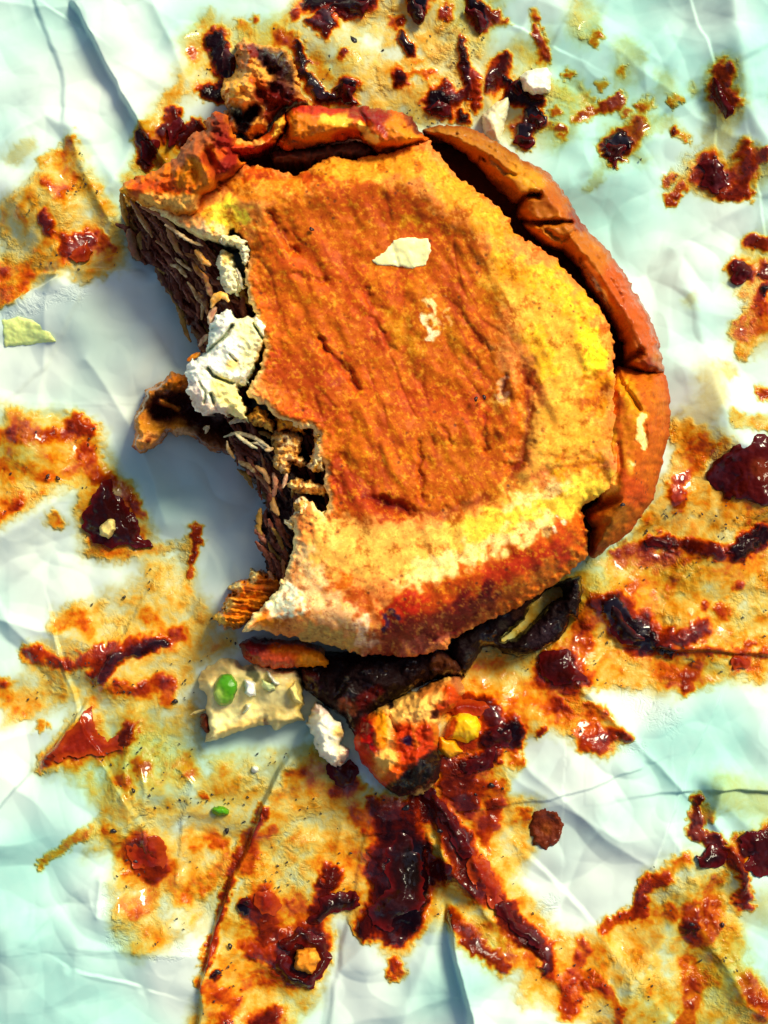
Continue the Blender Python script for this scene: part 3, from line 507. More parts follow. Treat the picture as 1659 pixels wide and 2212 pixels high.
def lid_c(X, Y, d):
    ops = [
        ([(600, 440), (760, 410), (900, 430), (1020, 510), (1080, 640), (1060, 770), (1140, 880), (1110, 1030), (960, 1105), (830, 1095), (720, 1050), (690, 930), (590, 860), (560, 700), (530, 600), (560, 480)], -26, (206, 98, 32), .95),
        ([(720, 420), (850, 440), (940, 500)], 38, (196, 82, 22), .8), ([(640, 560), (760, 600), (860, 620)], 42, (202, 82, 20), .7), ([(600, 790), (700, 820)], 34, (188, 74, 22), .85), ([(640, 900), (720, 900)], 34, (196, 78, 20), .8), ([(720, 1020), (790, 1080), (840, 1095)], 30, (172, 62, 16), .9), ([(700, 1060), (760, 1090)], 30, (194, 72, 18), .8),
        ([(780, 640), (820, 740)], 26, (196, 74, 18), .7), ([(560, 640), (640, 700), (660, 600)], 30, (219, 106, 26), .6), ([(960, 600), (1010, 720)], 28, (196, 84, 22), .7), ([(700, 760), (800, 840)], 24, (216, 94, 20), .7), ([(880, 860), (1040, 880)], 30, (200, 78, 18), .7), ([(750, 950), (880, 980)], 40, (220, 112, 26), .7), ([(950, 970), (1060, 1040)], 42, (199, 102, 28), .7), ([(840, 560), (800, 640)], 20, (236, 139, 59), .5), ([(850, 700), (900, 760)], 22, (232, 160, 70), .55), ([(1040, 640), (1100, 600)], 34, (216, 119, 35), .6),
        ([(930, 650), (925, 700), (935, 720)], 11, (255, 240, 190), .95), ([(970, 660), (960, 700)], 6, (245, 186, 134), .8), ([(905, 620), (1000, 740)], 24, (235, 160, 70), .35), ([(1060, 600), (1120, 660)], 26, (240, 186, 90), .45), ([(1180, 660), (1240, 760), (1240, 860), (1220, 950)], 74, (246, 180, 78), .8), ([(1270, 720), (1290, 800)], 24, (252, 219, 70), .6), ([(1150, 720), (1180, 800)], 24, (252, 185, 66), .6),
        ([(1080, 560), (1200, 620), (1260, 680)], 26, (252, 176, 66), .7), ([(700, 370), (900, 350), (1000, 430), (1080, 500)], 30, (244, 160, 64), .8), ([(520, 400), (640, 410)], 26, (240, 139, 54), .7), ([(480, 450), (470, 480), (520, 470)], 28, (255, 222, 90), .95), ([(440, 500), (480, 510)], 16, (255, 213, 164), .8), ([(340, 440), (420, 480)], 18, (236, 177, 110), .8), ([(340, 380), (400, 400)], 26, (208, 92, 22), .8), ([(290, 410), (330, 420)], 16, (240, 152, 76), .7), ([(420, 400), (430, 440)], 14, (244, 139, 54), .6),
        ([(640, 370), (700, 385)], 14, (205, 72, 20), .7), ([(520, 380), (590, 372)], 12, (200, 70, 20), .7),
        ([(1000, 1150), (1120, 1110), (1240, 1070), (1290, 1050)], 36, (255, 205, 86), .9), ([(1110, 1090), (1210, 1050)], 18, (255, 219, 154), .7), ([(1200, 1010), (1290, 1000)], 14, (232, 140, 40), .7), ([(720, 1180), (860, 1200), (960, 1190)], 56, (250, 186, 96), .85), ([(690, 1110), (720, 1160)], 22, (250, 196, 110), .8), ([(900, 1240), (1050, 1190), (1170, 1130)], 24, (255, 219, 144), .85), ([(870, 1280), (960, 1240)], 20, (255, 218, 144), .8),
        ([(650, 1200), (690, 1290)], 28, (252, 204, 144), .8), ([(620, 1270), (600, 1310), (640, 1300)], 22, (255, 250, 210), .95), ([(700, 1310), (760, 1330)], 34, (250, 190, 134), .8), ([(560, 1340), (600, 1350)], 14, (235, 130, 50), .8), ([(740, 1260)], 12, (219, 99, 35), .75), ([(770, 1290), (790, 1310)], 20, (176, 66, 26), .75), ([(660, 1375), (760, 1400)], 24, (205, 160, 90), .8), ([(780, 1350), (790, 1390)], 16, (240, 199, 164), .7),
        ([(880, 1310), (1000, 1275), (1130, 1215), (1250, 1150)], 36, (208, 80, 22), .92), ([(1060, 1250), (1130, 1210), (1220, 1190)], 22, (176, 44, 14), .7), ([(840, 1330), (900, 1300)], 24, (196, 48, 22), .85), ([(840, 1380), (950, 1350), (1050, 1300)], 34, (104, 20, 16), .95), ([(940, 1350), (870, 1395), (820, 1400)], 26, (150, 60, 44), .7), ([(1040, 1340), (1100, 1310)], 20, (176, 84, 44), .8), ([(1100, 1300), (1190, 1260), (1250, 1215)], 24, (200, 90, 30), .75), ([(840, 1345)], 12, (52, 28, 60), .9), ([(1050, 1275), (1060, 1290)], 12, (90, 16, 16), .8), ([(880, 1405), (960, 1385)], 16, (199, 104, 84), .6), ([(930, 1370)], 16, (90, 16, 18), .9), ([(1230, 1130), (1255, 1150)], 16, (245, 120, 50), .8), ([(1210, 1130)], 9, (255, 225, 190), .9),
        ([(1085, 830), (1078, 860)], 10, (245, 205, 160), .7), ([(1060, 885), (1090, 870)], 11, (250, 191, 100), .7), ([(1150, 900), (1145, 980), (1180, 1010)], 22, (222, 170, 80), .6), ([(880, 480), (900, 475)], 14, (224, 150, 60), .8), ([(1140, 1040), (1100, 1060)], 20, (226, 175, 80), .7), ([(1300, 830), (1280, 870)], 24, (232, 120, 34), .6), ([(1260, 950), (1320, 940)], 24, (242, 152, 66), .6),
    ]
    c = paint(X, Y, (240, 140, 78), ops, 30, 30, 4)
    wx, wy = warp(X, Y, 10, 26, 14)
    for pts, wd, a in CR_LID: c = mix(c, (110, 22, 12), np.clip(np.exp(-(segd(wx, wy, pts)/(wd*.7))**2)*min(.7, a*5.5), 0, 1))
    cre = np.clip(1-np.abs(FA(X, Y, 60, 230, 75, 2, 28))*6, 0, 1)*sm(.0, .25, F(X, Y, 150, 2, 29))*cmask(X, Y); c = mix(c, (158, 52, 16), cre*.5)
    st = sm(.28, .6, FA(X, Y, 66, 70, 13, 4, 210)); c = mix(c, (178, 62, 18), st*.55*sm(430, 520, Y)*sm(1180, 1080, Y)*sm(1200, 1050, X))
    g = F(X, Y, 9, 3, 211, gain=.7); g2 = F(X, Y, 26, 3, 212)
    c = mix(c, (250, 182, 90), sm(.08, .6, g+.6*g2)*.5*(1-.4*np.clip(st, 0, 1))); c = mix(c, (158, 58, 16), sm(.22, .7, -.6*g+.9*F(X, Y, 40, 2, 213))*.4)
    # yellow flecks where the crust has rubbed through
    fl = sm(.32, .62, FA(X, Y, 55, 24, 9, 4, 12)); c = mix(c, (248, 169, 82), fl*.5*sm(1150, 1100, Y))
    cr = sm(.25, .7, np.abs(F(X, Y, 30, 3, 44)))
    bite = sm(16, 2, d)*sm(80, 0, segd(X, Y, [(300, 440), (470, 520), (538, 650), (572, 750), (530, 850), (672, 922), (700, 1100), (637, 1152), (520, 1365)]))
    return mix(c, (250, 226, 160), bite*.85)
relief('top_crust', [('p', LID)], lid_z, lid_c, M['crust'], bun, res=2.6, wa=6, ws=16, seed=2, zb=.55, inset=.06)
# lower half of the bun seen through the gap, its colour darkened for shade
BOT = [(440, 400), (520, 310), (700, 280), (960, 300), (1150, 400), (1300, 580), (1400, 780), (1420, 900), (1390, 1060), (1290, 1180), (1100, 1300), (900, 1385), (700, 1370), (640, 1300), (680, 1180), (740, 1080), (700, 960), (600, 860), (600, 700), (560, 560)]
relief('bottom_bun', [('p', BOT)], lambda X, Y, d: .08+.30*dome(d, 60)+.03*F(X, Y, 40, 3, 4), lambda X, Y, d: paint(X, Y, (96, 44, 26), []), M['crumb'], bun, res=7, wa=8, ws=40, seed=5)
RU = [(912, 283), (950, 270), (995, 270), (1030, 285), (1080, 310), (1130, 345), (1180, 370), (1210, 405), (1230, 430), (1255, 480), (1280, 510), (1305, 530), (1330, 565), (1355, 600), (1378, 640), (1392, 665), (1408, 695), (1422, 737), (1436, 800), (1400, 826), (1345, 800), (1346, 740), (1320, 702), (1292, 652), (1265, 610), (1240, 575), (1212, 545), (1172, 530), (1130, 490), (1118, 470), (1113, 445), (1080, 415), (1035, 362), (1000, 330), (955, 304)]
RCR = [([(1113, 448), (1135, 425), (1162, 420)], 6, .25), ([(1128, 478), (1150, 480), (1175, 482), (1232, 478)], 6, .25), ([(1030, 360), (1038, 340), (1045, 345)], 4, .15), ([(1255, 560), (1290, 610), (1318, 665)], 6, .12), ([(955, 300), (990, 290), (1060, 320), (1110, 360)], 5, .08), ([(1385, 760), (1340, 790), (1425, 815)], 9, .2), ([(1180, 500), (1215, 520), (1240, 500)], 5, .08), ([(1060, 340), (1090, 370), (1130, 385)], 6, .06), ([(1275, 540), (1310, 590), (1345, 650)], 7, .05)]
def ru_z(X, Y, d):
    z = .55+.72*dome(d, 44)+.05*F(X, Y, 70, 3, 12)+.004*F(X, Y, 16, 2, 15)+.022*FA(X, Y, 55, 120, 26, 2, 16)
    wx, wy = warp(X, Y, 5, 20, 17)
    for p, wd, a in RCR: z = z-a*np.exp(-(segd(wx, wy, p)/wd)**2)
    z = z+.10*np.exp(-(segd(X, Y, [(1135, 495), (1165, 505), (1200, 530)])/14)**2)+.06*np.exp(-(segd(X, Y, [(1120, 360), (1190, 420), (1230, 500)])/22)**2)
    return z
def ru_c(X, Y, d):
    c = paint(X, Y, (194, 109, 30), [([(950, 290), (1030, 300), (1100, 340)], 22, (184, 115, 40), .8), ([(1120, 370), (1160, 400)], 22, (219, 151, 40), .8), ([(1140, 390), (1150, 405)], 8, (250, 176, 84), .8), ([(1210, 450), (1200, 480)], 7, (250, 158, 74), .8), ([(1180, 420), (1230, 470)], 16, (190, 95, 24), .7), ([(1240, 460), (1255, 490)], 12, (135, 44, 16), .8), ([(1060, 400), (1110, 430)], 20, (135, 79, 40), .8), ([(1150, 500), (1200, 525)], 16, (215, 122, 36), .7), ([(1230, 560), (1290, 660), (1320, 720)], 12, (155, 84, 44), .8), ([(1262, 570), (1282, 590), (1310, 640), (1322, 668)], 8, (240, 167, 94), .95), ([(1285, 605), (1310, 645)], 5, (255, 235, 160), .9), ([(1330, 600), (1400, 740)], 30, (199, 88, 18), .85), ([(1280, 510), (1290, 530)], 12, (219, 131, 30), .7), ([(1390, 780), (1420, 810)], 14, (120, 34, 20), .8), ([(1340, 700), (1380, 770)], 18, (184, 95, 28), .7)], 9, 24, 8)
    c = mix(c, (145, 62, 20), sm(12, 0, d)*.5)
    return mix(c, (70, 24, 22), sm(.08, .2, sum(a*np.exp(-(segd(X, Y, p)/(wd*.8))**2) for p, wd, a in RCR))*.5)
relief('crust_rim', [('p', RU)], ru_z, ru_c, M['shiny'], bun, res=2.6, wa=3.5, ws=14, seed=9, zb=.1, inset=.12, wa2=4, ws2=50)
RL = [(1335, 790), (1400, 800), (1434, 802), (1442, 830), (1448, 867), (1446, 937), (1427, 1017), (1412, 1077), (1382, 1122), (1357, 1152), (1315, 1184), (1284, 1208), (1270, 1200), (1278, 1140), (1258, 1108), (1290, 1080), (1270, 1000), (1285, 900), (1300, 830)]
RLC = [([(1335, 800), (1345, 830), (1368, 862), (1382, 885)], 5, .08), ([(1360, 820), (1345, 850)], 4, .05), ([(1335, 960), (1340, 1010), (1330, 1040)], 7, .05), ([(1262, 1112), (1300, 1095), (1335, 1080)], 6, .16), ([(1395, 920), (1394, 970)], 4, .04)]
def rl_z(X, Y, d):
    z = .55+.94*dome(d, 74)+.03*F(X, Y, 60, 3, 22)+.006*F(X, Y, 18, 2, 25)+.05*sm(1350, 1300, X)*sm(1090, 1040, Y)-.1*sm(1080, 1200, Y)
    for p, wd, a in RLC: z = z-a*np.exp(-(segd(X, Y, p)/wd)**2)
    return z
def rl_c(X, Y, d):
    c = paint(X, Y, (205, 102, 22), [([(1350, 830), (1380, 900)], 18, (232, 161, 60), .8), ([(1300, 850), (1310, 960)], 26, (244, 158, 64), .8), ([(1350, 920), (1350, 1000)], 22, (223, 129, 30), .7), ([(1385, 905), (1384, 935), (1388, 965)], 8, (255, 219, 144), 1, .2), ([(1362, 1000), (1360, 1020)], 10, (244, 176, 94), .8), ([(1368, 1000)], 5, (255, 223, 164), .9), ([(1345, 1040), (1380, 1070)], 24, (199, 73, 14), .7), ([(1400, 830), (1430, 880)], 20, (207, 113, 26), .7), ([(1290, 1150), (1340, 1110)], 20, (170, 100, 44), .8), ([(1300, 1060), (1320, 1040)], 20, (250, 186, 94), .9), ([(1335, 850), (1338, 1000)], 6, (207, 84, 20), .6), ([(1300, 1180), (1280, 1200)], 14, (110, 40, 24), .8)], 9, 24, 18)
    return mix(c, (170, 68, 18), sm(14, 0, d)*.5)
relief('crust_rim', [('p', RL)], rl_z, rl_c, M['crust'], bun, res=2.8, wa=4, ws=20, seed=11, zb=.1, inset=.12)
# crumpled crust on the top left, and the rolled strip above the gap
TL = [(258, 412), (262, 400), (282, 387), (335, 370), (378, 342), (412, 288), (444, 280), (440, 262), (465, 239), (490, 250), (505, 290), (515, 338), (528, 354), (516, 385), (440, 430), (432, 456), (415, 470), (374, 470), (300, 438)]
def tl_z(X, Y, d):
    z = 1.02+.36*dome(d, 34)+.12*F(X, Y, 46, 3, 42)+.03*F(X, Y, 12, 3, 43)+.22*sm(330, 470, X)
    z = z-.25*np.exp(-(segd(X, Y, [(520, 370), (470, 400), (436, 430)])/10)**2)-.12*np.exp(-(segd(X, Y, [(450, 330), (470, 390)])/10)**2)+.10*np.exp(-(segd(X, Y, [(432, 340), (455, 400)])/12)**2)
    return z
relief('torn_crust', [('p', TL)], tl_z, lambda X, Y, d: paint(X, Y, (226, 120, 42), [([(300, 410), (400, 400)], 18, (206, 76, 18), .8), ([(320, 430), (420, 440)], 16, (244, 180, 100), .9), ([(390, 340), (430, 300), (470, 270)], 26, (184, 96, 60), .85), ([(420, 360), (400, 390)], 20, (236, 142, 44), .8), ([(450, 340), (470, 370)], 16, (160, 52, 22), .8), ([(490, 360), (500, 330), (480, 300)], 20, (130, 24, 16), .85), ([(480, 330)], 10, (226, 90, 40), .7), ([(470, 255), (480, 280)], 16, (130, 38, 26), .7), ([(265, 408)], 10, (245, 175, 60), .8)], 10, 20, 28), M['crust'], bun, res=2.6, wa=6, ws=15, seed=13, zb=.3, inset=.1)
def q1(*p): return [(257.5+a*.4167, 54.2+b*.4167) for a, b in p]
R1 = q1((850, 460), (920, 412), (1000, 422), (1130, 432), (1250, 420), (1340, 432), (1450, 448), (1520, 475), (1560, 550), (1610, 590), (1570, 625), (1480, 655), (1350, 672), (1290, 625), (1230, 590), (1100, 612), (950, 640), (870, 655), (815, 620), (850, 540))
def r1_z(X, Y, d):
    z = .75+.72*dome(d, 38)+.06*F(X, Y, 60, 3, 52)+.02*F(X, Y, 14, 3, 53)
    for p, wd, a in (([(615, 240), (620, 300)], 9, .25), (q1((1230, 430), (1290, 520), (1260, 560)), 8, .16), (q1((1350, 640), (1450, 640), (1560, 600)), 6, .15), (q1((1400, 470), (1500, 560)), 8, .08)): z = z-a*np.exp(-(segd(X, Y, p)/wd)**2)
    return z
relief('crust_roll', [('p', R1)], r1_z, lambda X, Y, d: paint(X, Y, (226, 106, 30), [(q1((1060, 490), (1180, 500)), 12, (255, 200, 90), .85), (q1((900, 430), (1000, 440), (1150, 440)), 9, (196, 44, 14), .85), (q1((900, 520), (1050, 560)), 26, (232, 140, 50), .7), (q1((1230, 440), (1340, 450), (1390, 520)), 20, (140, 22, 12), .9), (q1((1430, 520), (1520, 580)), 22, (240, 150, 48), .85), (q1((1500, 460), (1560, 540)), 12, (90, 16, 14), .8), (q1((900, 620), (1150, 640)), 10, (150, 84, 50), .8), (q1((1250, 520), (1300, 580), (1340, 610)), 8, (255, 215, 110), .95), (q1((1120, 580), (1230, 560)), 10, (190, 60, 24), .7)], 9, 22, 38), M['shiny'], bun, res=2.5, wa=5, ws=15, seed=14, zb=.45, inset=.08)
R2 = q1((440, 560), (540, 575), (690, 600), (770, 560), (820, 480), (855, 455), (868, 500), (850, 560), (800, 625), (720, 665), (600, 690), (500, 650))
relief('crust_roll', [('p', R2)], lambda X, Y, d: .85+.62*dome(d, 26)+.05*F(X, Y, 40, 3, 62)+.02*F(X, Y, 12, 2, 63), lambda X, Y, d: paint(X, Y, (222, 92, 30), [(q1((620, 600), (730, 610)), 8, (255, 200, 110), .8), (q1((830, 490), (820, 570)), 10, (250, 200, 90), .9), (q1((480, 600), (580, 640)), 16, (196, 60, 24), .8), (q1((600, 665), (780, 630)), 8, (160, 30, 14), .8)], 8, 18, 48), M['shiny'], bun, res=2.5, wa=4, ws=14, seed=15, zb=.45, inset=.06)
# grey-brown torn crumb inside the upper gap
relief('torn_crumb', [('p', q1((780, 660), (880, 640), (960, 640), (1060, 625), (1250, 600), (1340, 640), (1300, 690), (1150, 690), (1000, 720), (800, 720)))], lambda X, Y, d: .62+.3*dome(d, 20)+.06*F(X, Y, 20, 3, 71), lambda X, Y, d: paint(X, Y, (150, 100, 70), [(q1((1180, 640)), 20, (190, 130, 90), .8)]), M['crumb'], bun, res=3, wa=6, ws=14, seed=16, zb=.3)
# white crumb torn open along the bite
def q2(*p): return [(244+a*.2859, 379.5+b*.2859) for a, b in p]
W1 = q2((740, 1100), (780, 1060), (820, 1040), (900, 1000), (910, 1070), (980, 1070), (1100, 1060), (1160, 1130), (1150, 1260), (1110, 1330), (1080, 1440), (1010, 1590), (940, 1570), (960, 1680), (1010, 1770), (1000, 1840), (900, 1820), (840, 1800), (760, 1790), (700, 1800), (620, 1770), (590, 1690), (550, 1630), (570, 1560), (540, 1490), (560, 1440), (640, 1370), (700, 1330), (720, 1250))
WC = [(q2((900, 1130), (860, 1200), (760, 1290), (680, 1350)), 4, .13), (q2((720, 1460), (760, 1510), (820, 1540), (900, 1570)), 4, .13), (q2((1060, 1120), (1130, 1230)), 3, .12), (q2((880, 1350), (930, 1400)), 3, .06), (q2((1080, 1440), (1000, 1560)), 4, .06), (q2((650, 1560), (700, 1640), (690, 1720)), 3, .05), (q2((740, 1650), (760, 1720)), 4, .08)]
def w1_z(X, Y, d):
    z = 1.22+.28*dome(d, 26)+.05*F(X, Y, 40, 3, 81)+.016*F(X, Y, 11, 2, 82)
    for p, wd, a in WC: z = z-a*np.exp(-(segd(X, Y, p)/wd)**2)
    return z
relief('torn_crumb', [('p', W1)], w1_z, lambda X, Y, d: paint(X, Y, (255, 250, 226), [(q2((760, 1150), (700, 1280)), 14, (214, 226, 206), .7), (q2((620, 1600), (640, 1700)), 14, (226, 206, 190), .7), (q2((1000, 1150), (1080, 1280), (1040, 1400)), 26, (236, 232, 160), .7), (q2((900, 1430)), 12, (236, 200, 110), .8), (q2((820, 1600), (900, 1700), (960, 1790)), 26, (252, 232, 150), .9), (q2((600, 1680), (700, 1760), (830, 1790)), 14, (236, 206, 176), .8), (q2((1140, 1300), (1100, 1420)), 10, (232, 180, 100), .6)]+[(p, wd*.8, (110, 130, 96), .6) for p, wd, a in WC], 6, 14, 58), M['crumb'], bun, res=2.0, wa=7, ws=15, seed=17, zb=.5, inset=.06)
W2 = q2((790, 590), (840, 560), (900, 600), (930, 680), (980, 760), (1000, 850), (940, 900), (860, 890), (820, 820), (795, 770), (810, 720), (775, 690))
relief('torn_crumb', [('p', W2)], lambda X, Y, d: 1.0+.28*dome(d, 16)+.05*F(X, Y, 10, 3, 83), lambda X, Y, d: paint(X, Y, (254, 242, 196), [(q2((850, 620)), 14, (240, 200, 120), .9)]), M['crumb'], bun, res=2.2, wa=6, ws=9, seed=18, zb=.5, inset=.05)
W3 = q2((800, 400), (860, 450), (950, 450), (1010, 500), (1035, 570), (1020, 640), (1000, 700), (970, 640), (960, 560), (900, 520), (830, 520), (790, 470))
relief('torn_crumb', [('p', W3)], lambda X, Y, d: 1.18+.2*dome(d, 12)+.05*F(X, Y, 10, 3, 84), lambda X, Y, d: paint(X, Y, (226, 226, 186), [(q2((860, 480), (960, 500)), 8, (250, 235, 160), .8)]), M['crumb'], bun, res=2.2, wa=5, ws=9, seed=19, zb=.6, inset=.05)
def q3(*p): return [(433.7+a*.2452, 853.9+b*.2452) for a, b in p]
for k, (pl, zt, c1, c2) in enumerate([
    (q3((620, 340), (700, 290), (800, 310), (880, 340), (890, 430), (870, 530), (930, 580), (900, 640), (800, 600), (780, 680), (760, 720), (700, 680), (640, 640), (620, 580), (650, 500), (640, 420)), 1.2, (226, 160, 84), (250, 214, 150)),
    (q3((990, 290), (1060, 300), (1130, 420), (1130, 560), (1080, 660), (1000, 680), (940, 640), (970, 540), (1000, 440)), 1.36, (250, 220, 160), (248, 180, 80)),
    (q3((750, 780), (840, 720), (950, 750), (1100, 790), (1150, 840), (1090, 890), (960, 870), (880, 860), (800, 850)), 1.25, (228, 160, 84), (248, 214, 140)),
    (q3((820, 930), (920, 890), (980, 960), (1040, 1060), (1130, 1110), (1180, 1200), (1000, 1220), (850, 1180), (820, 1080)), 1.38, (232, 168, 88), (240, 222, 180)),
    (q3((720, 1110), (790, 1090), (800, 1060), (850, 1110), (900, 1150), (870, 1210), (820, 1180), (770, 1170)), 1.3, (240, 225, 180), (245, 200, 120)),
    (q3((500, 90), (600, 180), (660, 260), (640, 330), (560, 290), (430, 240), (400, 180)), 1.32, (228, 170, 84), (200, 130, 56)),
    (q3((650, 130), (760, 180), (900, 200), (980, 250), (900, 330), (760, 300), (680, 330)), 1.36, (232, 150, 60), (206, 110, 40))]):
    relief('torn_crumb', [('p', pl)], lambda X, Y, d, zt=zt, k=k: zt-.34+.34*dome(d, 20)+.06*F(X, Y, 11, 3, 90+k), lambda X, Y, d, c1=c1, c2=c2, k=k: mix(mix(np.zeros(X.shape+(3,))+np.array(c1, float), c2, sm(-.2, .4, F(X, Y, 16, 3, 95+k))), (90, 52, 40), sm(.3, .6, F(X, Y, 12, 2, 195+k))*.6), M['crumb'], bun, res=2.0, wa=7, ws=11, seed=20+k, zb=.5, inset=.05)

# ---------------------------------------------------------------- shredded meat in the bite
meat = empty('shredded_meat', 500, 900, 'brown shredded roast meat packed between the bun halves along the bite', 'meat')
MB1 = [(262, 415), (300, 440), (370, 478), (470, 520), (520, 600), (560, 700), (560, 800), (520, 880), (450, 800), (430, 745), (400, 690), (370, 620), (335, 580), (285, 560), (272, 500)]
def mb_z(X, Y, d):
    t = sm(0, 150, segd(X, Y, [(262, 440), (275, 560), (340, 640), (400, 720), (440, 780)]))
    return .14+.25*dome(d, 16)+.62*t+.11*FA(X, Y, 52, 46, 11, 3, 101)+.05*F(X, Y, 12, 3, 102)
relief('meat_mass', [('p', MB1)], mb_z, lambda X, Y, d: mix(paint(X, Y, (96, 40, 28), [([(268, 440), (280, 560), (350, 640), (410, 730)], 18, (136, 106, 44), .85), ([(300, 470), (380, 540)], 22, (120, 60, 44), .7)]), (170, 110, 70), sm(.1, .5, FA(X, Y, 52, 50, 9, 3, 101))*.8), M['meat'], meat, res=2.4, wa=8, ws=13, seed=31, zb=.02)
MB2 = [(470, 905), (540, 880), (600, 890), (720, 940), (760, 1100), (700, 1200), (640, 1300), (600, 1290), (575, 1240), (565, 1180), (548, 1120), (580, 1105), (560, 1060), (530, 1020), (505, 985), (490, 940)]
relief('meat_mass', [('p', MB2)], lambda X, Y, d: .12+.55*sm(0, 110, d)+.15*dome(d, 12)+.07*FA(X, Y, 60, 30, 10, 3, 104)+.05*F(X, Y, 12, 3, 105), lambda X, Y, d: mix(paint(X, Y, (58, 26, 26), [([(510, 1000), (570, 1080)], 16, (134, 110, 50), .8)]), (150, 110, 76), sm(.15, .55, FA(X, Y, 60, 30, 8, 3, 104))*.7), M['meat'], meat, res=2.4, wa=8, ws=12, seed=32, zb=.02)
tan, pnk, dk, olv, gld, crm = (186, 140, 84), (176, 112, 88), (92, 40, 28), (146, 112, 50), (238, 160, 70), (232, 206, 160)
STR = [(q2((130, 180), (200, 300), (270, 400), (300, 470)), 9, (.8, .6), tan, pnk), (q2((60, 120), (80, 250), (110, 380)), 10, (.8, .5), olv, gld), (q2((180, 290), (220, 350), (270, 430)), 6, .75, crm, tan), (q2((200, 230), (330, 290), (450, 380), (500, 480)), 8, (1.0, .85), pnk, tan), (q2((390, 370), (470, 420), (590, 500), (680, 530)), 7, (1.0, 1.05), tan, crm), (q2((400, 360), (440, 470), (490, 560), (530, 600)), 9, (.9, .8), pnk, tan), (q2((320, 490), (390, 530), (440, 600)), 8, (.6, .6), tan, pnk), (q2((430, 670), (500, 690), (560, 770)), 9, (.6, .65), crm, tan), (q2((470, 620), (540, 680), (600, 720)), 7, .7, tan, crm), (q2((560, 800), (600, 850), (640, 930), (680, 960), (670, 1090)), 7, (.6, .6), crm, tan), (q2((600, 650), (640, 720), (700, 770), (720, 860)), 10, (.85, .8), gld, pnk), (q2((710, 800), (730, 870), (750, 920)), 10, .85, pnk, tan), (q2((300, 600), (380, 800), (470, 930)), 13, (.25, .25), olv, dk), (q2((440, 900), (510, 1020), (550, 1180), (590, 1260)), 10, (.25, .25), olv, tan), (q2((120, 400), (160, 560), (200, 640)), 18, (.3, .25), (130, 100, 60), pnk), (q2((620, 560), (680, 640), (740, 680)), 11, (1.0, 1.0), gld, tan), (q2((250, 300), (360, 400), (390, 500)), 6, .8, dk, pnk), (q2((540, 590), (620, 620), (700, 720)), 8, .9, dk, tan), (q2((330, 620), (420, 700), (520, 820), (580, 960)), 7, .45, pnk, dk), (q2((640, 880), (700, 960), (720, 1060)), 9, .7, dk, tan),
       (q2((740, 1000), (770, 920), (830, 900), (880, 950)), 13, (1.05, 1.1), (244, 200, 130), gld), (q2((740, 1150), (740, 1060), (780, 990)), 12, 1.0, pnk, crm), (q2((650, 1290), (690, 1230), (720, 1200)), 10, .8, crm, pnk), (q2((560, 1400), (620, 1360), (660, 1340)), 9, .9, (220, 110, 50), gld), (q2((930, 700), (960, 760), (980, 860)), 6, 1.1, (120, 130, 120), crm),
       (q3((200, 370), (300, 330), (420, 350), (520, 400), (630, 480)), 7, (.8, .95), (190, 180, 140), crm), (q3((230, 400), (240, 480), (300, 560)), 7, (.8, .7), crm, tan), (q3((300, 330), (340, 370), (440, 440), (500, 470)), 7, .9, crm, (180, 175, 140)), (q3((330, 580), (420, 620), (480, 680)), 9, (.6, .65), tan, crm), (q3((320, 650), (400, 700), (460, 820)), 9, (.4, .45), olv, tan), (q3((480, 620), (560, 680), (610, 780)), 10, (.75, .8), (210, 160, 110), tan), (q3((480, 700), (560, 760), (620, 860)), 8, (.65, .7), tan, pnk), (q3((640, 680), (660, 800), (640, 900)), 10, (.85, .85), (200, 150, 110), pnk), (q3((640, 900), (640, 990), (690, 1060)), 11, (.7, .75), tan, (200, 150, 90)), (q3((560, 480), (620, 480), (640, 460)), 7, .95, crm, tan), (q3((600, 1150), (640, 1250), (620, 1380)), 12, (.4, .4), (116, 70, 44), dk), (q3((570, 1370), (620, 1440), (680, 1500)), 13, (.35, .4), (130, 96, 64), tan), (q3((660, 1300), (740, 1380), (760, 1450)), 10, .6, pnk, dk), (q3((600, 1520), (640, 1560), (720, 1540)), 9, .35, pnk, (130, 96, 64)), (q3((490, 1150), (540, 1260), (560, 1330)), 8, .3, dk, (110, 84, 50)), (q3((720, 820), (740, 760), (760, 690)), 7, 1.0, crm, pnk), (q3((440, 420), (520, 420), (600, 500)), 6, .9, (170, 160, 130), crm), (q3((400, 230), (330, 210), (250, 250)), 9, .8, (190, 175, 150), crm), (q3((20, 300), (70, 270), (40, 340)), 8, .7, crm, (160, 130, 80))]
for k, (p, r, z, c1, c2) in enumerate(STR):
    z = tuple(q+.2 for q in z) if isinstance(z, tuple) else z+.2
    strand('meat_shred', p, r*.62, z, c1, c2, M['meat'] if k % 3 else M['fat'], meat, rough=.42, seed=k, seg=4, sides=12)

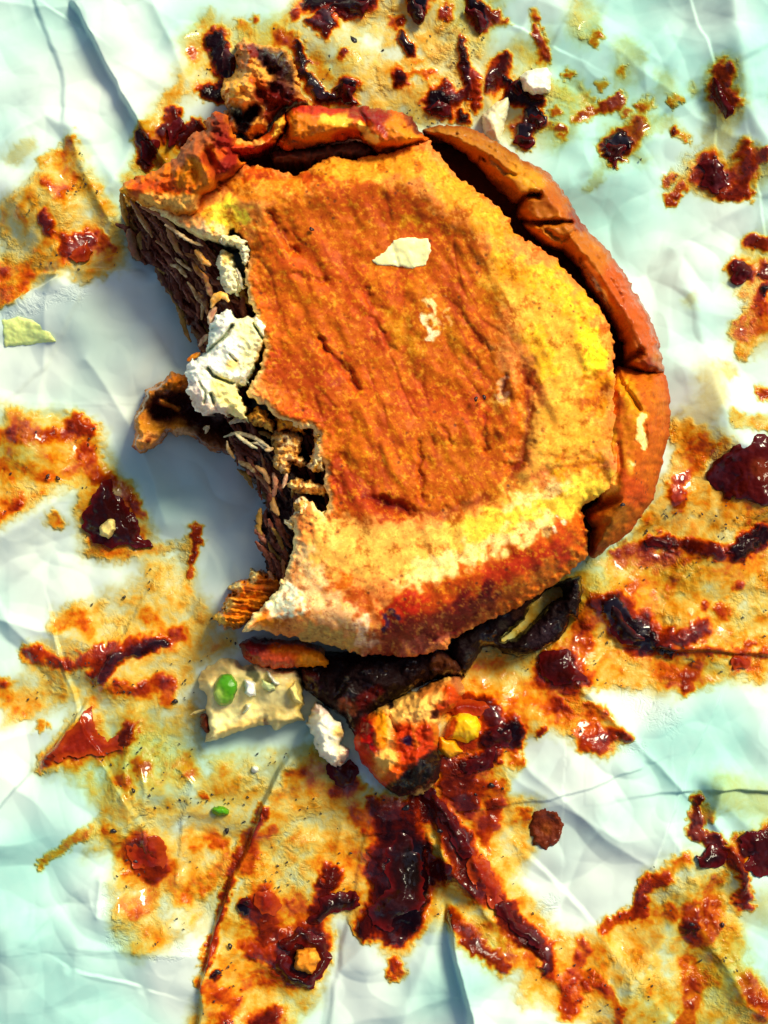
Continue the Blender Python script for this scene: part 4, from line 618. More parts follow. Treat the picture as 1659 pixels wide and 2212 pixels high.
def fibres(n, poly, ang, z_of, seed):
    rr = random.Random(seed); k = 0; xs = [p[0] for p in poly]; ys = [p[1] for p in poly]
    cols = [(tan, pnk), (pnk, dk), (dk, pnk), (dk, (130, 80, 56)), (olv, tan), (dk, (120, 70, 50)), (dk, (100, 56, 44)), (pnk, dk)]
    while k < n:
        x, y = rr.uniform(min(xs), max(xs)), rr.uniform(min(ys), max(ys))
        if sdf(np.array([x]), np.array([y]), poly)[0] < 3: continue
        a = math.radians(ang+rr.gauss(0, 16)); L = rr.uniform(34, 84); b = rr.uniform(-.25, .25)
        p = [(x+math.cos(a+b*(t-1))*L*(t-1)*.5, y+math.sin(a+b*(t-1))*L*(t-1)*.5) for t in (0, .5, 1, 1.5, 2)]
        z = z_of(x, y)+rr.uniform(-.05, .05); c = rr.choice(cols)
        strand('meat_shred', p, rr.uniform(3.5, 8.0), (z+rr.uniform(-.03, .08), z), c[0], c[1], M['meat'], meat, rough=.6, seed=rr.randrange(900), seg=4, sides=8, flat=.7)
        k += 1
fibres(130, MB1, 57, lambda x, y: float(mb_z(np.array([x]), np.array([y]), np.array([30.]))[0]), 5)
fibres(80, MB2, 62, lambda x, y: .78, 6)
def sauce_rim(c, d, wd, light=False):                         # thin sauce is red brown, it darkens as it gets thicker
    c = np.minimum(c*np.array([.55, .5, .5]), np.array([62., 14., 7.])); k = sm(0, min(20, wd*1.2), d)[..., None]
    if light: return np.array([138., 40., 6.])*k+np.array([172., 66., 8.])*(1-k)
    return c*k+np.array([88., 17., 4.])*(1-k)
def thing(name, label, cat, prims, z0, hgt, wd, base, ops, m, group=None, lump=.05, lsc=16, seed=1, wa=5, ws=14, res=2.4, on=True, zb=None, holes=None, fib=None, extra=None, parent=None):
    """one loose piece; z0 above the paper"""
    def zf(X, Y, d):
        z = (z0*sm(-4, 9, d) if on else z0)+hgt*(dome(d, wd) if not name.startswith('sauce') else .5*sm(0, wd*1.3, d))+lump*(1 if not name.startswith('sauce') else sm(0, 12, d))*F(X, Y, lsc, 3, seed+200)
        if z0 > 1: z = lid_z(X, Y, np.full(X.shape, 200.))+.004+hgt*dome(d, wd)
        if on: z = z+paper_h(X, Y)+((.028 if base[0] >= 165 else .046) if name.startswith('sauce') else 0)
        if fib: z = z+fib[0]*FA(X, Y, fib[1], fib[2], fib[3], 3, seed+210)
        if extra is not None: z = z+extra(X, Y)
        return z
    sc = name.startswith('sauce')
    def cf(X, Y, d):
        c = paint(X, Y, base, ops, 6, 14, seed+220)
        return sauce_rim(c, d, wd, base[0] >= 165) if sc else c
    o = relief(name, prims, zf, cf, m, parent, res=res, wa=wa, ws=ws, seed=seed+230, zb=(lambda X, Y: paper_h(X, Y)-.01) if zb is None else zb, holes=holes)
    if label: tag(o, label, cat, group)
    return o
# curled crisp flap poking out of the bite
FL = [(292, 940), (285, 965), (300, 980), (330, 968), (352, 950), (362, 935), (385, 940), (420, 945), (455, 975), (500, 982), (545, 960), (560, 910), (500, 890), (450, 872), (415, 815), (370, 802), (345, 828), (312, 845), (302, 880), (288, 905)]
def fl_x(X, Y):
    return -.42*np.exp(-(segd(X, Y, [(350, 890), (400, 875), (430, 915), (500, 925)])/34)**2)+.16*np.exp(-(segd(X, Y, [(345, 868), (385, 882)])/7)**2)
thing('crisp_meat_flap', 'curled dark brown meat flap with a tan rim, sticking out of the bite', 'meat', [('p', FL)], .42, .42, 22, (216, 140, 60), [([(350, 880), (400, 865), (440, 900), (520, 930)], 34, (60, 20, 18), .97), ([(350, 868), (385, 884)], 7, (214, 130, 60), .9), ([(300, 950), (340, 955)], 18, (240, 160, 90), .9), ([(322, 952)], 7, (110, 40, 14), .9), ([(370, 825), (400, 830)], 16, (196, 104, 30), .8), ([(420, 855), (430, 870)], 9, (60, 50, 80), .5), ([(380, 935), (420, 930)], 9, (200, 160, 120), .8), ([(440, 940), (500, 970)], 20, (90, 46, 28), .8), ([(310, 900)], 10, (190, 110, 50), .7), ([(290, 970)], 8, (130, 40, 20), .8), ([(470, 900)], 12, (200, 176, 150), .5)], M['meat'], lump=.07, seed=41, zb=.05, extra=fl_x, res=2.2)
# orange shredded piece by the lower corner
OR = q3((430, 1520), (500, 1540), (600, 1570), (720, 1600), (760, 1700), (640, 1800), (560, 1900), (440, 2000), (350, 2050), (210, 2060), (100, 1960), (190, 1880), (230, 1760), (300, 1740), (230, 1700), (300, 1640), (430, 1620))
thing('meat_slice', 'orange ridged slice of roast meat sticking out at the lower left corner of the bite', 'meat', [('p', OR)], .18, .42, 22, (240, 140, 54), [(q3((440, 1540), (460, 1600)), 12, (252, 226, 150), .95), (q3((260, 1680), (320, 1680)), 9, (252, 220, 140), .9), (q3((220, 1850), (280, 1830)), 11, (250, 200, 110), .8), (q3((130, 1950), (180, 1990)), 9, (252, 205, 100), .9), (q3((560, 1640), (640, 1740)), 18, (170, 84, 30), .8), (q3((400, 1720), (540, 1700)), 6, (190, 80, 30), .7), (q3((300, 1820), (420, 1860)), 4, (180, 80, 30), .7), (q3((450, 1900), (560, 1880)), 6, (200, 90, 34), .7)], M['meat'], seed=42, fib=(.10, 8, 60, 9), ws=8, wa=6, res=2.2)
# pork chunk above the rolled crust
PK = q1((600, 110), (650, 65), (700, 90), (860, 125), (900, 180), (920, 230), (940, 330), (985, 400), (920, 412), (830, 460), (780, 560), (700, 610), (600, 580), (500, 575), (500, 520), (560, 430), (520, 340), (540, 290), (600, 250), (610, 170))
thing('pork_chunk', 'ragged orange chunk of pork with dark glossy sauce, above the rolled top crust', 'meat', [('p', PK)], .3, .75, 34, (244, 172, 88), [(q1((690, 110), (850, 140), (910, 240), (900, 320), (800, 260), (720, 190)), -8, (44, 10, 14), 1), (q1((820, 330), (880, 380)), 22, (60, 14, 18), .95), (q1((740, 360), (820, 400), (790, 460)), 20, (110, 26, 18), .9), (q1((600, 440), (640, 500), (640, 540)), 15, (34, 8, 12), 1), (q1((700, 440), (660, 490)), 13, (34, 8, 12), 1), (q1((630, 130), (640, 200)), 16, (190, 100, 54), .8), (q1((680, 110), (700, 150)), 8, (120, 26, 20), .9), (q1((700, 290), (740, 310)), 10, (180, 70, 30), .8), (q1((620, 300), (600, 400)), 14, (246, 176, 80), .8), (q1((930, 380), (960, 400)), 12, (196, 120, 60), .8), (q1((690, 560), (740, 520)), 12, (214, 130, 60), .7), (q1((540, 480), (560, 520)), 14, (130, 40, 26), .8)], M['glaze'], seed=43, lump=.12, lsc=28, extra=lambda X, Y: -.25*np.exp(-(segd(X, Y, q1((600, 440), (640, 520), (700, 440)))/13)**2)-.12*np.exp(-(segd(X, Y, q1((740, 360), (800, 420)))/12)**2), res=2.2, wa=7, ws=14)
# dark glistening mass under the lower edge
def q4(*p): return [(406.6+a*.3922, 1328.3+b*.3922) for a, b in p]
DM = q4((600, 290), (700, 200), (1000, 210), (1400, 180), (1540, 270), (1510, 340), (1400, 340), (1260, 400), (1120, 490), (1040, 540), (1060, 640), (960, 720), (900, 640), (850, 560), (760, 500), (680, 440), (620, 380))
thing('burnt_meat', 'black glistening sauce soaked meat under the lower edge of the bun', 'meat', [('p', DM)], .12, .36, 40, (28, 8, 14), [(q4((1040, 420), (940, 480)), 14, (110, 26, 18), .6), (q4((860, 490), (900, 520)), 14, (170, 90, 50), .6), (q4((980, 600), (950, 660)), 18, (150, 26, 10), .8), (q4((700, 400), (660, 360)), 14, (50, 22, 40), .7), (q4((1380, 260), (1450, 290)), 18, (110, 60, 30), .7), (q4((640, 330), (700, 340)), 10, (110, 40, 30), .6)], M['char'], seed=44, lump=.09, lsc=34, res=2.4)
OM = q4((1430, 330), (1500, 340), (1522, 420), (1480, 500), (1390, 560), (1384, 650), (1370, 750), (1395, 800), (1385, 900), (1300, 990), (1160, 1000), (1080, 950), (960, 820), (908, 700), (950, 560), (1050, 500), (1250, 420))
thing('glazed_meat_chunk', 'orange sauce glazed meat chunk with a black charred tip, below the bun', 'meat', [('p', OM)], .16, .55, 44, (255, 186, 104), [(q4((930, 600), (990, 640), (1010, 700)), 26, (150, 18, 8), .92), (q4((930, 720), (1000, 830), (1090, 930)), 16, (206, 48, 20), .9), (q4((1060, 560), (1060, 700)), 14, (244, 150, 50), .8), (q4((1190, 650), (1200, 740), (1230, 800), (1330, 740), (1300, 650)), 24, (196, 52, 16), .88), (q4((1205, 692)), 11, (30, 16, 50), .95), (q4((1110, 800), (1080, 850)), 24, (252, 186, 100), .7), (q4((1180, 850), (1130, 900)), 20, (222, 80, 20), .85), (q4((1140, 985), (1250, 900), (1330, 830), (1370, 800)), 24, (26, 8, 12), 1, .25), (q4((1300, 900), (1340, 870)), 22, (26, 10, 12), 1, .25), (q4((1440, 420), (1470, 470), (1400, 520)), 16, (214, 62, 18), .85), (q4((1360, 545)), 10, (60, 14, 12), .9), (q4((1115, 492)), 8, (20, 10, 14), .95), (q4((1480, 340), (1490, 400)), 12, (180, 90, 60), .7), (q4((1290, 420), (1380, 380)), 14, (220, 120, 60), .7), (q4((1010, 560)), 10, (190, 70, 30), .7), (q4((1370, 700), (1370, 620)), 8, (224, 120, 50), .7)], M['glaze'], seed=45, lump=.09, lsc=30, wa=4, ws=18, res=2.2, extra=lambda X, Y: -.09*np.exp(-(segd(X, Y, q4((1110, 560), (1150, 640)))/4)**2))
# white fat piece
FP = q4((690, 480), (740, 490), (800, 560), (850, 600), (860, 650), (830, 720), (892, 740), (870, 800), (815, 842), (760, 800), (720, 770), (690, 680), (650, 600), (680, 540))
thing('fat_piece', 'cream white piece of fat hanging beside the glazed meat chunk', 'fat', [('p', FP)], .2, .40, 26, (255, 244, 214), [(q4((830, 640)), 12, (248, 200, 110), .8), (q4((700, 500), (760, 520)), 12, (230, 200, 190), .7), (q4((850, 770), (830, 820)), 12, (232, 190, 150), .8)], M['fat'], seed=46, lump=.05, lsc=26, res=2.2)
# red sausage-like strip
RS = q4((280, 165), (330, 140), (450, 150), (640, 160), (730, 200), (772, 250), (768, 285), (640, 285), (480, 295), (400, 290), (310, 240))
thing('glazed_meat_strip', 'reddish orange glossy strip of meat under the lower left corner of the bun', 'meat', [('p', RS)], .5, .34, 20, (226, 96, 48), [(q4((740, 240), (660, 250)), 24, (250, 150, 60), .9), (q4((300, 180), (400, 170)), 18, (80, 14, 26), .85), (q4((420, 240), (550, 270)), 14, (222, 90, 70), .6), (q4((480, 180), (640, 190)), 9, (236, 120, 40), .8), (q4((340, 230)), 12, (190, 40, 30), .7)], M['glaze'], seed=47, lump=.035, res=2.2, on=False, zb=.15)
# pale scrap of bread with onion
SCR = q4((60, 335), (120, 290), (200, 250), (340, 270), (480, 300), (600, 290), (640, 480), (655, 600), (560, 610), (480, 628), (430, 592), (340, 620), (250, 660), (150, 690), (80, 712), (125, 620), (90, 500), (100, 420), (70, 390))
sc = empty('bread_scrap', 550, 1520, 'pale yellow torn scrap of bread lying below the bun, green onion on it', 'bread')
thing('crumb_base', None, None, [('p', SCR)], .16, .30, 20, (240, 218, 150), [(q4((200, 650), (400, 600)), 16, (248, 205, 120), .8), (q4((100, 340), (200, 290)), 16, (214, 180, 110), .7), (q4((480, 540), (600, 560)), 24, (206, 180, 110), .7), (q4((420, 440), (520, 460)), 20, (190, 180, 130), .6), (q4((580, 400), (600, 470)), 16, (248, 210, 110), .8), (q4((430, 590)), 6, (150, 80, 50), .7), (q4((160, 590), (240, 560)), 16, (250, 240, 170), .8), (q4((350, 310), (370, 340)), 10, (50, 60, 40), .7)], M['fat'], seed=48, lump=.05, lsc=48, wa=13, ws=46, parent=sc)
thing('torn_end', None, None, [('p', q4((70, 550), (100, 540), (125, 600), (120, 650), (85, 650), (70, 600)))], .1, .2, 8, (130, 50, 30), [], M['meat'], seed=49, parent=sc)
strand('torn_end', q4((100, 520), (60, 530), (12, 550)), 3.2, (.3, .28), (244, 220, 150), (230, 190, 110), M['crumb'], sc, seed=5, seg=4)
VEG = [
    ('onion_bit', 'bright green spring onion piece on the pale bread scrap', 'spring onion', [('e', q4((205, 412))[0], 30, 43, 12)], .50, .13, 30, (120, 170, 62), [(q4((150, 440), (130, 490)), 16, (190, 210, 110), .8), (q4((200, 340), (240, 400)), 16, (76, 158, 20), .7), (q4((258, 452)), 3.5, (14, 12, 8), .95)]),
    ('onion_bit', 'tall white onion dice right beside the green onion piece', 'onion', [('p', q4((300, 350), (340, 345), (385, 370), (380, 450), (340, 465), (300, 440)))], .50, .16, 12, (250, 252, 232), []),
    ('onion_bit', 'slanted white onion dice in the middle of the bread scrap', 'onion', [('p', q4((410, 290), (440, 300), (520, 380), (500, 402), (460, 390)))], .50, .14, 8, (252, 250, 226), []),
    ('onion_bit', 'small white onion dice below the green onion piece', 'onion', [('p', q4((310, 480), (370, 470), (350, 520), (310, 560), (285, 550)))], .49, .14, 9, (252, 248, 206), []),
    ('onion_bit', 'translucent pale green onion cube under the orange meat strip', 'onion', [('p', q4((390, 330), (480, 370), (500, 420), (440, 440), (395, 400)))], .47, .12, 14, (206, 216, 150), []),
    ('onion_bit', 'white onion cube on the right end of the bread scrap', 'onion', [('p', q4((540, 400), (600, 330), (620, 420), (640, 500), (570, 490)))], .49, .12, 14, (246, 222, 140), []),
    ('corn_kernel', 'shiny yellow corn kernel beside the charred tip of the glazed meat', 'corn', [('p', [(966, 1566), (978, 1546), (1004, 1538), (1030, 1548), (1040, 1570), (1032, 1594), (1008, 1606), (984, 1598), (960, 1600)])], .06, .13, 34, (250, 196, 24), [([(965, 1595), (980, 1560)], 9, (200, 50, 10), .7), ([(1030, 1600)], 9, (236, 140, 20), .7)]),
    ('corn_kernel', 'small flat amber kernel just below the yellow corn kernel', 'corn', [('p', [(948, 1590), (985, 1600), (1000, 1625), (970, 1640), (945, 1620)])], .05, .07, 16, (244, 170, 34), []),
    ('onion_bit', 'clear white onion cube in brown sauce right of the top stain', 'onion', [('p', [(1122, 165), (1140, 152), (1180, 145), (1192, 160), (1188, 200), (1150, 205), (1130, 195)])], .06, .28, 16, (246, 246, 220), []),
    ('onion_bit', 'tall cream onion slab just above the right crust rim', 'onion', [('p', [(1040, 250), (1070, 222), (1098, 208), (1102, 225), (1085, 290), (1078, 312), (1045, 290)])], .05, .24, 20, (250, 244, 196), []),
    ('onion_bit', 'yellow green onion slice by the left edge of the paper', 'onion', [('p', [(4, 690), (40, 684), (80, 695), (110, 722), (120, 738), (70, 745), (10, 748)])], .01, .035, 30, (220, 232, 150), [([(110, 735)], 14, (214, 226, 150), .7)]),
    ('onion_bit', 'small bright green chive fleck on the lower left stain', 'chive', [('e', (476, 1752), 20, 11, 8)], .03, .10, 9, (96, 170, 30), []),
    ('onion_bit', 'cream onion chip lying on the middle of the toasted bun top', 'onion', [('p', [(803, 562), (830, 545), (850, 520), (880, 512), (925, 516), (932, 540), (920, 572), (890, 580), (850, 574), (815, 572)])], 1.45, .012, 8, (255, 244, 180), []),
    ('onion_bit', 'tiny white dice sunk in the brown sauce puddle at left', 'onion', [('p', [(212, 1138), (232, 1120), (248, 1118), (252, 1145), (235, 1165), (215, 1155)])], .16, .10, 8, (244, 218, 140), []),
    ('onion_bit', 'round white crumb near the fold below the bread scrap', 'onion', [('e', (551, 1662), 7, 8, 0)], .03, .06, 6, (252, 250, 226), []),
]
for k, (nm, lb, ct, pr, z0, hg, wd, base, ops) in enumerate(VEG):
    onbun = z0 > 1
    thing(nm, lb, ct, pr, z0, hg, wd, base, ops, M['veg'], seed=60+k, lump=.012, lsc=18, wa=2.5, ws=12, res=2.0, on=not onbun, zb=(1.3 if onbun else None), group='diced vegetable bits' if ct == 'onion' else None)
# charred strip right of the lower edge, with a gap where the paper shows
def q6(*p): return [(948.8+a*.3268, 813.2+b*.3268) for a, b in p]
CH = q6((760, 1380), (860, 1330), (940, 1320), (945, 1440), (930, 1500), (920, 1612), (870, 1590), (840, 1680), (790, 1740), (640, 1822), (530, 1860), (430, 1830), (380, 1800), (290, 1790), (230, 1890), (170, 1990), (130, 1930), (50, 1850), (90, 1700), (300, 1560), (480, 1480), (640, 1420))
CHH = q6((405, 1745), (450, 1700), (560, 1612), (600, 1520), (670, 1450), (710, 1410), (800, 1388), (825, 1420), (820, 1455), (740, 1490), (650, 1590), (600, 1640), (500, 1730), (430, 1750))
thing('charred_strip', 'black charred meat strip with a gap through it, right below the bun', 'meat', [('p', CH)], .20, .24, 30, (26, 10, 14), [(q6((700, 1680), (660, 1740)), 20, (60, 44, 50), .5), (q6((200, 1850)), 16, (50, 50, 44), .6), (q6((420, 1640)), 12, (60, 54, 40), .6), (q6((500, 1560), (650, 1450)), 12, (80, 46, 26), .6)], M['char'], seed=50, holes=[('p', CHH)], lump=.05, lsc=26, wa=3, ws=10, res=2.2)
# thick sauce and loose scraps on the paper
SA = [
    ('sauce_puddle', 'dark brown triangular sauce puddle with a white dice in it, left of the bite', [('p', [(178, 1110), (205, 1055), (232, 1040), (262, 1080), (285, 1098), (300, 1140), (325, 1182), (250, 1180), (200, 1165), (180, 1140)])], .16, 26, (90, 22, 10), [([(190, 1150), (250, 1185)], 10, (214, 110, 30), .7), ([(300, 1170)], 12, (190, 80, 30), .8)]),
    ('sauce_puddle', 'large dark maroon sauce puddle directly below the glazed meat chunk', [('p', [(850, 1790), (880, 1780), (905, 1830), (922, 1880), (918, 1940), (880, 1990), (840, 2010), (800, 2000), (795, 1960), (840, 1920), (830, 1850)])], .14, 34, (84, 8, 10), [([(890, 1850), (890, 1900)], 22, (34, 5, 12), .9), ([(835, 1900)], 16, (190, 40, 10), .8), ([(870, 1980)], 22, (70, 4, 12), .8)]),
    ('sauce_blob', 'small crimson sauce drop just right of the large maroon puddle', [('e', (948, 1882), 26, 20, 0)], .10, 18, (150, 14, 20), []),
    ('sauce_blob', 'dark curved sauce blob left of the large maroon puddle', [('s', [(685, 1985), (705, 1955), (740, 1945), (765, 1950)], 17)], .12, 16, (50, 8, 14), []),
    ('sauce_blob', 'dark red sauce ring around a tan scrap near the bottom edge', [('s', [(620, 2040), (650, 2020), (685, 2040), (700, 2080), (670, 2120), (630, 2120), (605, 2080)], 15)], .11, 14, (120, 14, 12), [([(640, 2120)], 22, (40, 8, 12), .9), ([(660, 2015)], 16, (60, 10, 14), .9)]),
    ('meat_scrap', 'tan glazed meat scrap ringed with dark sauce near the bottom', [('p', [(640, 2050), (680, 2045), (695, 2075), (670, 2105), (635, 2095)])], .16, 18, (226, 140, 60), [([(680, 2065)], 9, (250, 190, 90), .8)]),
    ('sauce_blob', 'wet brown sauce drop hanging below the cream white fat piece', [('p', [(715, 1640), (740, 1650), (765, 1640), (775, 1665), (765, 1695), (735, 1700), (712, 1680)])], .12, 18, (160, 66, 22), []),
    ('dark_leaf', 'broad dark maroon sauce soaked leaf at the right edge of the picture', [('p', [(1525, 1020), (1545, 990), (1575, 975), (1600, 955), (1640, 940), (1740, 935), (1740, 1100), (1660, 1095), (1610, 1080), (1575, 1080), (1555, 1060), (1530, 1045)])], .03, 26, (80, 20, 18), [([(1640, 1010), (1680, 1030)], 20, (120, 50, 14), .7), ([(1570, 1030)], 30, (56, 10, 20), .7)]),
    ('sauce_blob', 'long black red sauce blob on the amber stain right of the charred strip', [('p', [(1305, 1305), (1325, 1297), (1345, 1310), (1365, 1345), (1400, 1370), (1405, 1392), (1340, 1390), (1320, 1360)])], .12, 20, (50, 8, 10), [([(1350, 1330), (1390, 1370)], 8, (150, 20, 8), .8)]),
    ('meat_scrap', 'round flat brown meat scrap on the white paper right of the red streaks', [('p', [(1150, 1752), (1175, 1745), (1205, 1755), (1217, 1780), (1208, 1815), (1180, 1836), (1155, 1825), (1142, 1800)])], .0, 14, (112, 46, 14), [([(1180, 1790)], 12, (150, 76, 30), .7)]),
    ('sauce_blob', 'dark brown sauce smear under the charred strip', [('p', [(1165, 1415), (1195, 1400), (1230, 1405), (1245, 1440), (1270, 1470), (1215, 1482), (1168, 1466)])], .07, 22, (104, 26, 12), []),
    ('sauce_blob', 'black sauce drop above the upper right crust rim', [('e', (1131, 306), 22, 16, -15)], .12, 14, (34, 6, 12), []),
    ('sauce_blob', 'black sauce drop left of the clear onion cube', [('p', [(1092, 185), (1120, 172), (1128, 198), (1112, 208)])], .10, 12, (30, 8, 18), []),
    ('sauce_blob', 'crooked dark sauce drop between the onion cube and the black drop', [('s', [(1142, 252), (1158, 258), (1170, 270)], 9)], .08, 8, (50, 14, 16), []),
    ('sauce_blob', 'dark brown sauce drop ringed with orange in the upper right', [('p', [(1312, 312), (1335, 302), (1355, 318), (1340, 340), (1330, 358), (1315, 350)])], .10, 14, (66, 14, 12), []),
    ('sauce_blob', 'brown sauce clot on the large far right upper stain', [('p', [(1515, 352), (1540, 345), (1565, 365), (1570, 400), (1545, 415), (1522, 400)])], .08, 20, (120, 46, 14), []),
    ('sauce_blob', 'reddish brown sauce clot near the upper right paper ridge', [('p', [(1530, 195), (1548, 165), (1562, 200), (1580, 230), (1572, 248), (1550, 225)])], .07, 14, (150, 66, 20), []),
    ('sauce_blob', 'round brown sauce clot by the middle of the right edge', [('e', (1598, 588), 21, 26, 10)], .10, 16, (126, 44, 14), []),
    ('sauce_blob', 'large dark sauce clot at the top edge of the picture', [('p', [(660, 22), (690, 8), (740, -10), (800, -5), (790, 28), (750, 30), (700, 36)])], .12, 16, (64, 10, 14), []),
    ('sauce_blob', 'narrow black sauce clot at the top edge, right of the large clot', [('s', [(885, -10), (900, 20), (906, 38)], 13)], .10, 12, (40, 6, 14), []),
    ('sauce_blob', 'dark red sauce clot at the top edge beside the blue tinted paper', [('p', [(1012, 5), (1035, 20), (1050, 45), (1035, 72), (1020, 50)])], .09, 14, (84, 18, 14), []),
    ('sauce_blob', 'black sauce clot just above the rolled crust', [('p', [(920, 232), (945, 215), (975, 225), (965, 248), (938, 250)])], .09, 14, (54, 8, 14), []),
    ('sauce_blob', 'black sauce clot right of the pork chunk', [('e', (752, 205), 17, 20, 0)], .09, 14, (50, 8, 14), []),
    ('sauce_blob', 'dark sauce pocket touching the left side of the pork chunk', [('p', [(462, 95), (485, 100), (512, 118), (508, 165), (492, 178), (470, 150)])], .08, 16, (70, 22, 16), []),
    ('sauce_blob', 'brown sauce lump on the folded paper left of the torn crust', [('p', [(302, 310), (325, 302), (345, 302), (335, 330), (318, 360), (310, 335)])], .08, 14, (116, 40, 14), []),
    ('sauce_blob', 'pointed brown sauce lump on the folded paper tip above the torn crust', [('p', [(362, 290), (375, 265), (392, 252), (396, 275), (385, 302), (368, 316)])], .08, 12, (136, 50, 18), []),
    ('sauce_blob', 'red brown sauce spot on the yellow stain at left', [('p', [(146, 555), (165, 530), (195, 518), (202, 540), (190, 562), (160, 570)])], .06, 16, (170, 60, 14), []),
    ('sauce_blob', 'round orange brown sauce spot in the lower left with black pepper on it', [('e', (318, 1848), 44, 38, 30)], .07, 40, (176, 66, 12), []),
    ('sauce_blob', 'rust orange sauce wedge along the folded paper edge at lower left', [('p', [(92, 1645), (140, 1590), (178, 1548), (195, 1520), (205, 1580), (235, 1600), (270, 1590), (262, 1625), (190, 1635)])], .03, 24, (180, 70, 12), []),
    ('sauce_blob', 'maroon sauce clot on the far right lower edge', [('p', [(1598, 1815), (1620, 1800), (1720, 1780), (1720, 1890), (1640, 1890), (1600, 1880), (1620, 1845)])], .10, 20, (110, 18, 16), []),
    ('sauce_blob', 'black brown sauce pocket under the curled paper flap at lower right', [('p', [(1505, 1850), (1535, 1830), (1570, 1835), (1560, 1865), (1535, 1885), (1515, 1875)])], .07, 14, (60, 24, 24), []),
    ('sauce_blob', 'dark oval sauce drop on the amber stain right of the long fold', [('e', (530, 1953), 13, 10, -20)], .08, 9, (40, 10, 20), []),
    ('sauce_blob', 'bright red sauce gob right of the long fold', [('p', [(545, 1930), (580, 1925), (602, 1950), (590, 1980), (560, 1975)])], .07, 22, (170, 34, 6), []),
    ('sauce_blob', 'dark red sauce gob right of the yellow corn kernel', [('p', [(1045, 1580), (1080, 1572), (1108, 1560), (1115, 1590), (1095, 1612), (1060, 1605)])], .10, 18, (104, 14, 10), []),
    ('sauce_blob', 'red sauce gob above the yellow corn kernel', [('p', [(960, 1535), (985, 1505), (1020, 1512), (1058, 1530), (1040, 1548), (1000, 1540)])], .09, 14, (170, 30, 10), []),
    ('sauce_blob', 'dark red sauce band below the yellow corn kernel', [('p', [(990, 1665), (1020, 1640), (1060, 1620), (1085, 1615), (1060, 1650), (1015, 1675)])], .08, 14, (140, 24, 10), []),
    ('sauce_blob', 'red sauce streak running down right from the charred tip', [('s', [(925, 1715), (960, 1760), (985, 1800), (1005, 1840)], 16)], .08, 14, (150, 26, 6), []),
    ('sauce_blob', 'dark red sauce streak at the lower end of the red streaks', [('s', [(1030, 1870), (1050, 1905), (1070, 1945)], 20)], .08, 18, (176, 28, 10), [([(1055, 1910)], 10, (60, 10, 10), .8)]),
    ('sauce_blob', 'long brown sauce streak leading to the lower right corner', [('s', [(1080, 1960), (1120, 2005), (1165, 2040)], 12)], .07, 11, (150, 44, 16), []),
    ('sauce_blob', 'small dark red sauce clot right of the bun on the yellow stain', [('s', [(1405, 1168), (1440, 1172)], 9)], .06, 8, (130, 18, 12), []),
    ('sauce_blob', 'dark maroon sauce clot at the right edge below the dark leaf', [('p', [(1575, 1195), (1600, 1165), (1650, 1150), (1640, 1180), (1605, 1205)])], .08, 12, (70, 16, 14), []),
    ('sauce_blob', 'round rust sauce drop near the right edge below the red band', [('e', (1600, 1432), 17, 14, 0)], .07, 12, (170, 50, 14), []),
]
for k, (nm, lb, pr, hg, wd, base, ops) in enumerate(SA):
    scrap = nm in ('meat_scrap',)
    thing(nm, lb, 'sauce' if nm.startswith('sauce') else ('leaf' if nm == 'dark_leaf' else 'meat'), pr, .0 if not scrap else .04, hg, wd, base, ops, M['meat'] if scrap else M['sauce'], seed=90+k, lump=.015 if not scrap else .03, lsc=22, wa=6 if scrap else 12, ws=16 if scrap else 36, res=2.4, group='sauce blobs on the paper' if nm == 'sauce_blob' else None)
# curled greasy paper flap at lower right is part of the paper; pepper flakes
PEP = [((764, 88), 9, 'black peppercorn in the pale stain at the top, right of the pork chunk'), ((673, 495), 5, 'black pepper fleck on the upper left of the bun top'), ((1431, 1406), 9, 'left of two black seeds on the crease below the dark red blob'), ((1447, 1408), 8, 'right of two black seeds on the crease below the dark red blob'), ((490, 640+1155), 6, 'black pepper fleck above the round orange spot at lower left'), ((288, 1708), 5, 'black pepper fleck in the pale stain at lower left, below the wedge'), ((292, 1861), 6, 'left pepper fleck on the round orange spot at lower left'), ((326, 1858), 6, 'right pepper fleck on the round orange spot at lower left'), ((245, 1795), 6, 'pepper fleck on the left tip of the lower left stain'), ((497, 2044), 6, 'pepper fleck right of the long fold near the bottom'), ((470, 2100), 7, 'pepper fleck at the bottom of the long fold'), ((1495, 1997), 5, 'pepper fleck on the lower right stain'), ((1561, 1998), 5, 'pepper fleck on the yellow patch at lower right'), ((268, 1290), 4, 'pepper fleck on the paper left of the orange meat slice'), ((1062, 2296-600), 6, 'pepper fleck on the stain right of the charred tip'), ((125, 1033), 5, 'pepper fleck on the left orange stain above the puddle'), ((103, 1029), 5, 'left hand pepper fleck on the left orange stain'), ((378, 1515), 6, 'pepper fleck left of the pale bread scrap'), ((1028, 862), 5, 'pepper fleck on the lower bun top near the short crack'), ((1046, 858), 5, 'right hand pepper fleck near the short crack on the bun top'), ((1345, 1090), 5, 'pepper fleck on the lower right bun rim'), ((950, 1795), 6, 'pepper fleck between the two red streaks'), ((878, 1745), 8, 'black peppercorn just below the charred tip of the glazed chunk')]
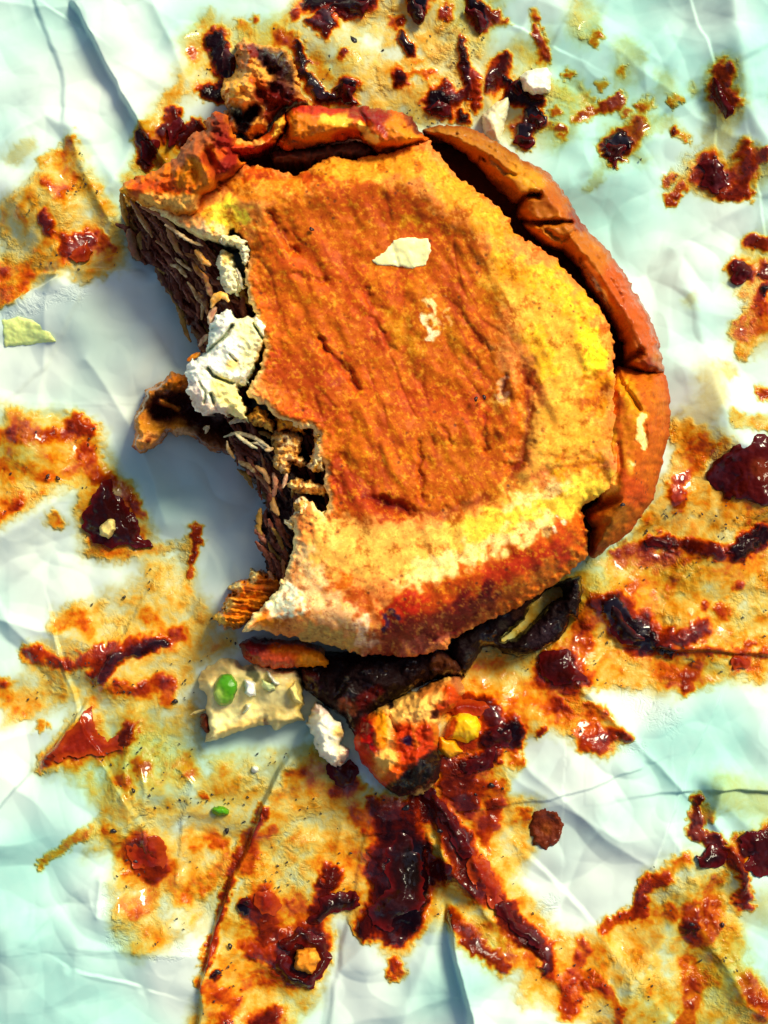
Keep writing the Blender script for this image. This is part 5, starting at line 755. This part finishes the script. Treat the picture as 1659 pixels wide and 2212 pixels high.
def fleck(X, Y, r, z, name='pepper_fleck'):
    a = random.uniform(0, 3.14); n = 8; V = []; Q = []
    for i, (rr, zz) in enumerate([(.75, -.2), (1, .25), (.7, .75), (.2, .95)]):
        for j in range(n):
            t = 2*math.pi*j/n; k = 1+.18*math.sin(3*t+a*5)
            dx = math.cos(t)*r*rr*k*1.25; dy = math.sin(t)*r*rr*k*.8
            zz2 = z+zz*r*S*.9; x, y = PW(X+dx*math.cos(a)-dy*math.sin(a), Y+dx*math.sin(a)+dy*math.cos(a), zz2); V.append((x, y, zz2))
    for i in range(3):
        for j in range(n): Q.append((i*n+j, i*n+(j+1) % n, (i+1)*n+(j+1) % n, (i+1)*n+j))
    return V, Q
def top_z(X, Y, onbun): return (1.42 if onbun else float(paper_h(np.array([float(X)]), np.array([float(Y)]))[0])+.02)
bm_ = NB('black_pepper'); bm_.b.inputs['Base Color'].default_value = (.012, .008, .01, 1); bm_.b.inputs['Roughness'].default_value = .35
for (p, r, lb) in PEP:
    ob = 'bun' in lb.split('beside')[0] and ('bun top' in lb or 'bun rim' in lb)
    V, Q = fleck(p[0], p[1], r, top_z(p[0], p[1], ob)+(.03 if ob else 0)); o = mesh_np('pepper_fleck', V, Q, None, bm_.m); tag(o, lb, 'pepper', 'pepper flecks')
V = []; Q = []
polys = [s[1] for s in ST if s[0] == 'p']
XX = rng.uniform(0, 1659, 9000); YY = rng.uniform(0, 2212, 9000); inn = np.zeros(9000, bool)
for p in polys: inn |= sdf(XX, YY, p) > 6
dens = F(XX, YY, 120, 2, 88) > .05; lowr = (sdf(XX, YY, LID) < -10)
sel = np.where(inn & dens & lowr)[0][:520]
hz = paper_h(XX[sel].astype(float), YY[sel].astype(float))
for k, i in enumerate(sel):
    v, q = fleck(XX[i], YY[i], random.choice([1.4, 1.8, 2.2, 2.8]), hz[k]+.02); b = len(V); V += v; Q += [tuple(b+t for t in f) for f in q]
o = mesh_np('ground_pepper', V, Q, None, bm_.m); tag(o, 'fine black ground pepper scattered over the greasy stains', 'pepper', kind='stuff')
print('tris', sum(len(o.data.polygons)*2 for o in bpy.data.objects if o.type == 'MESH'))
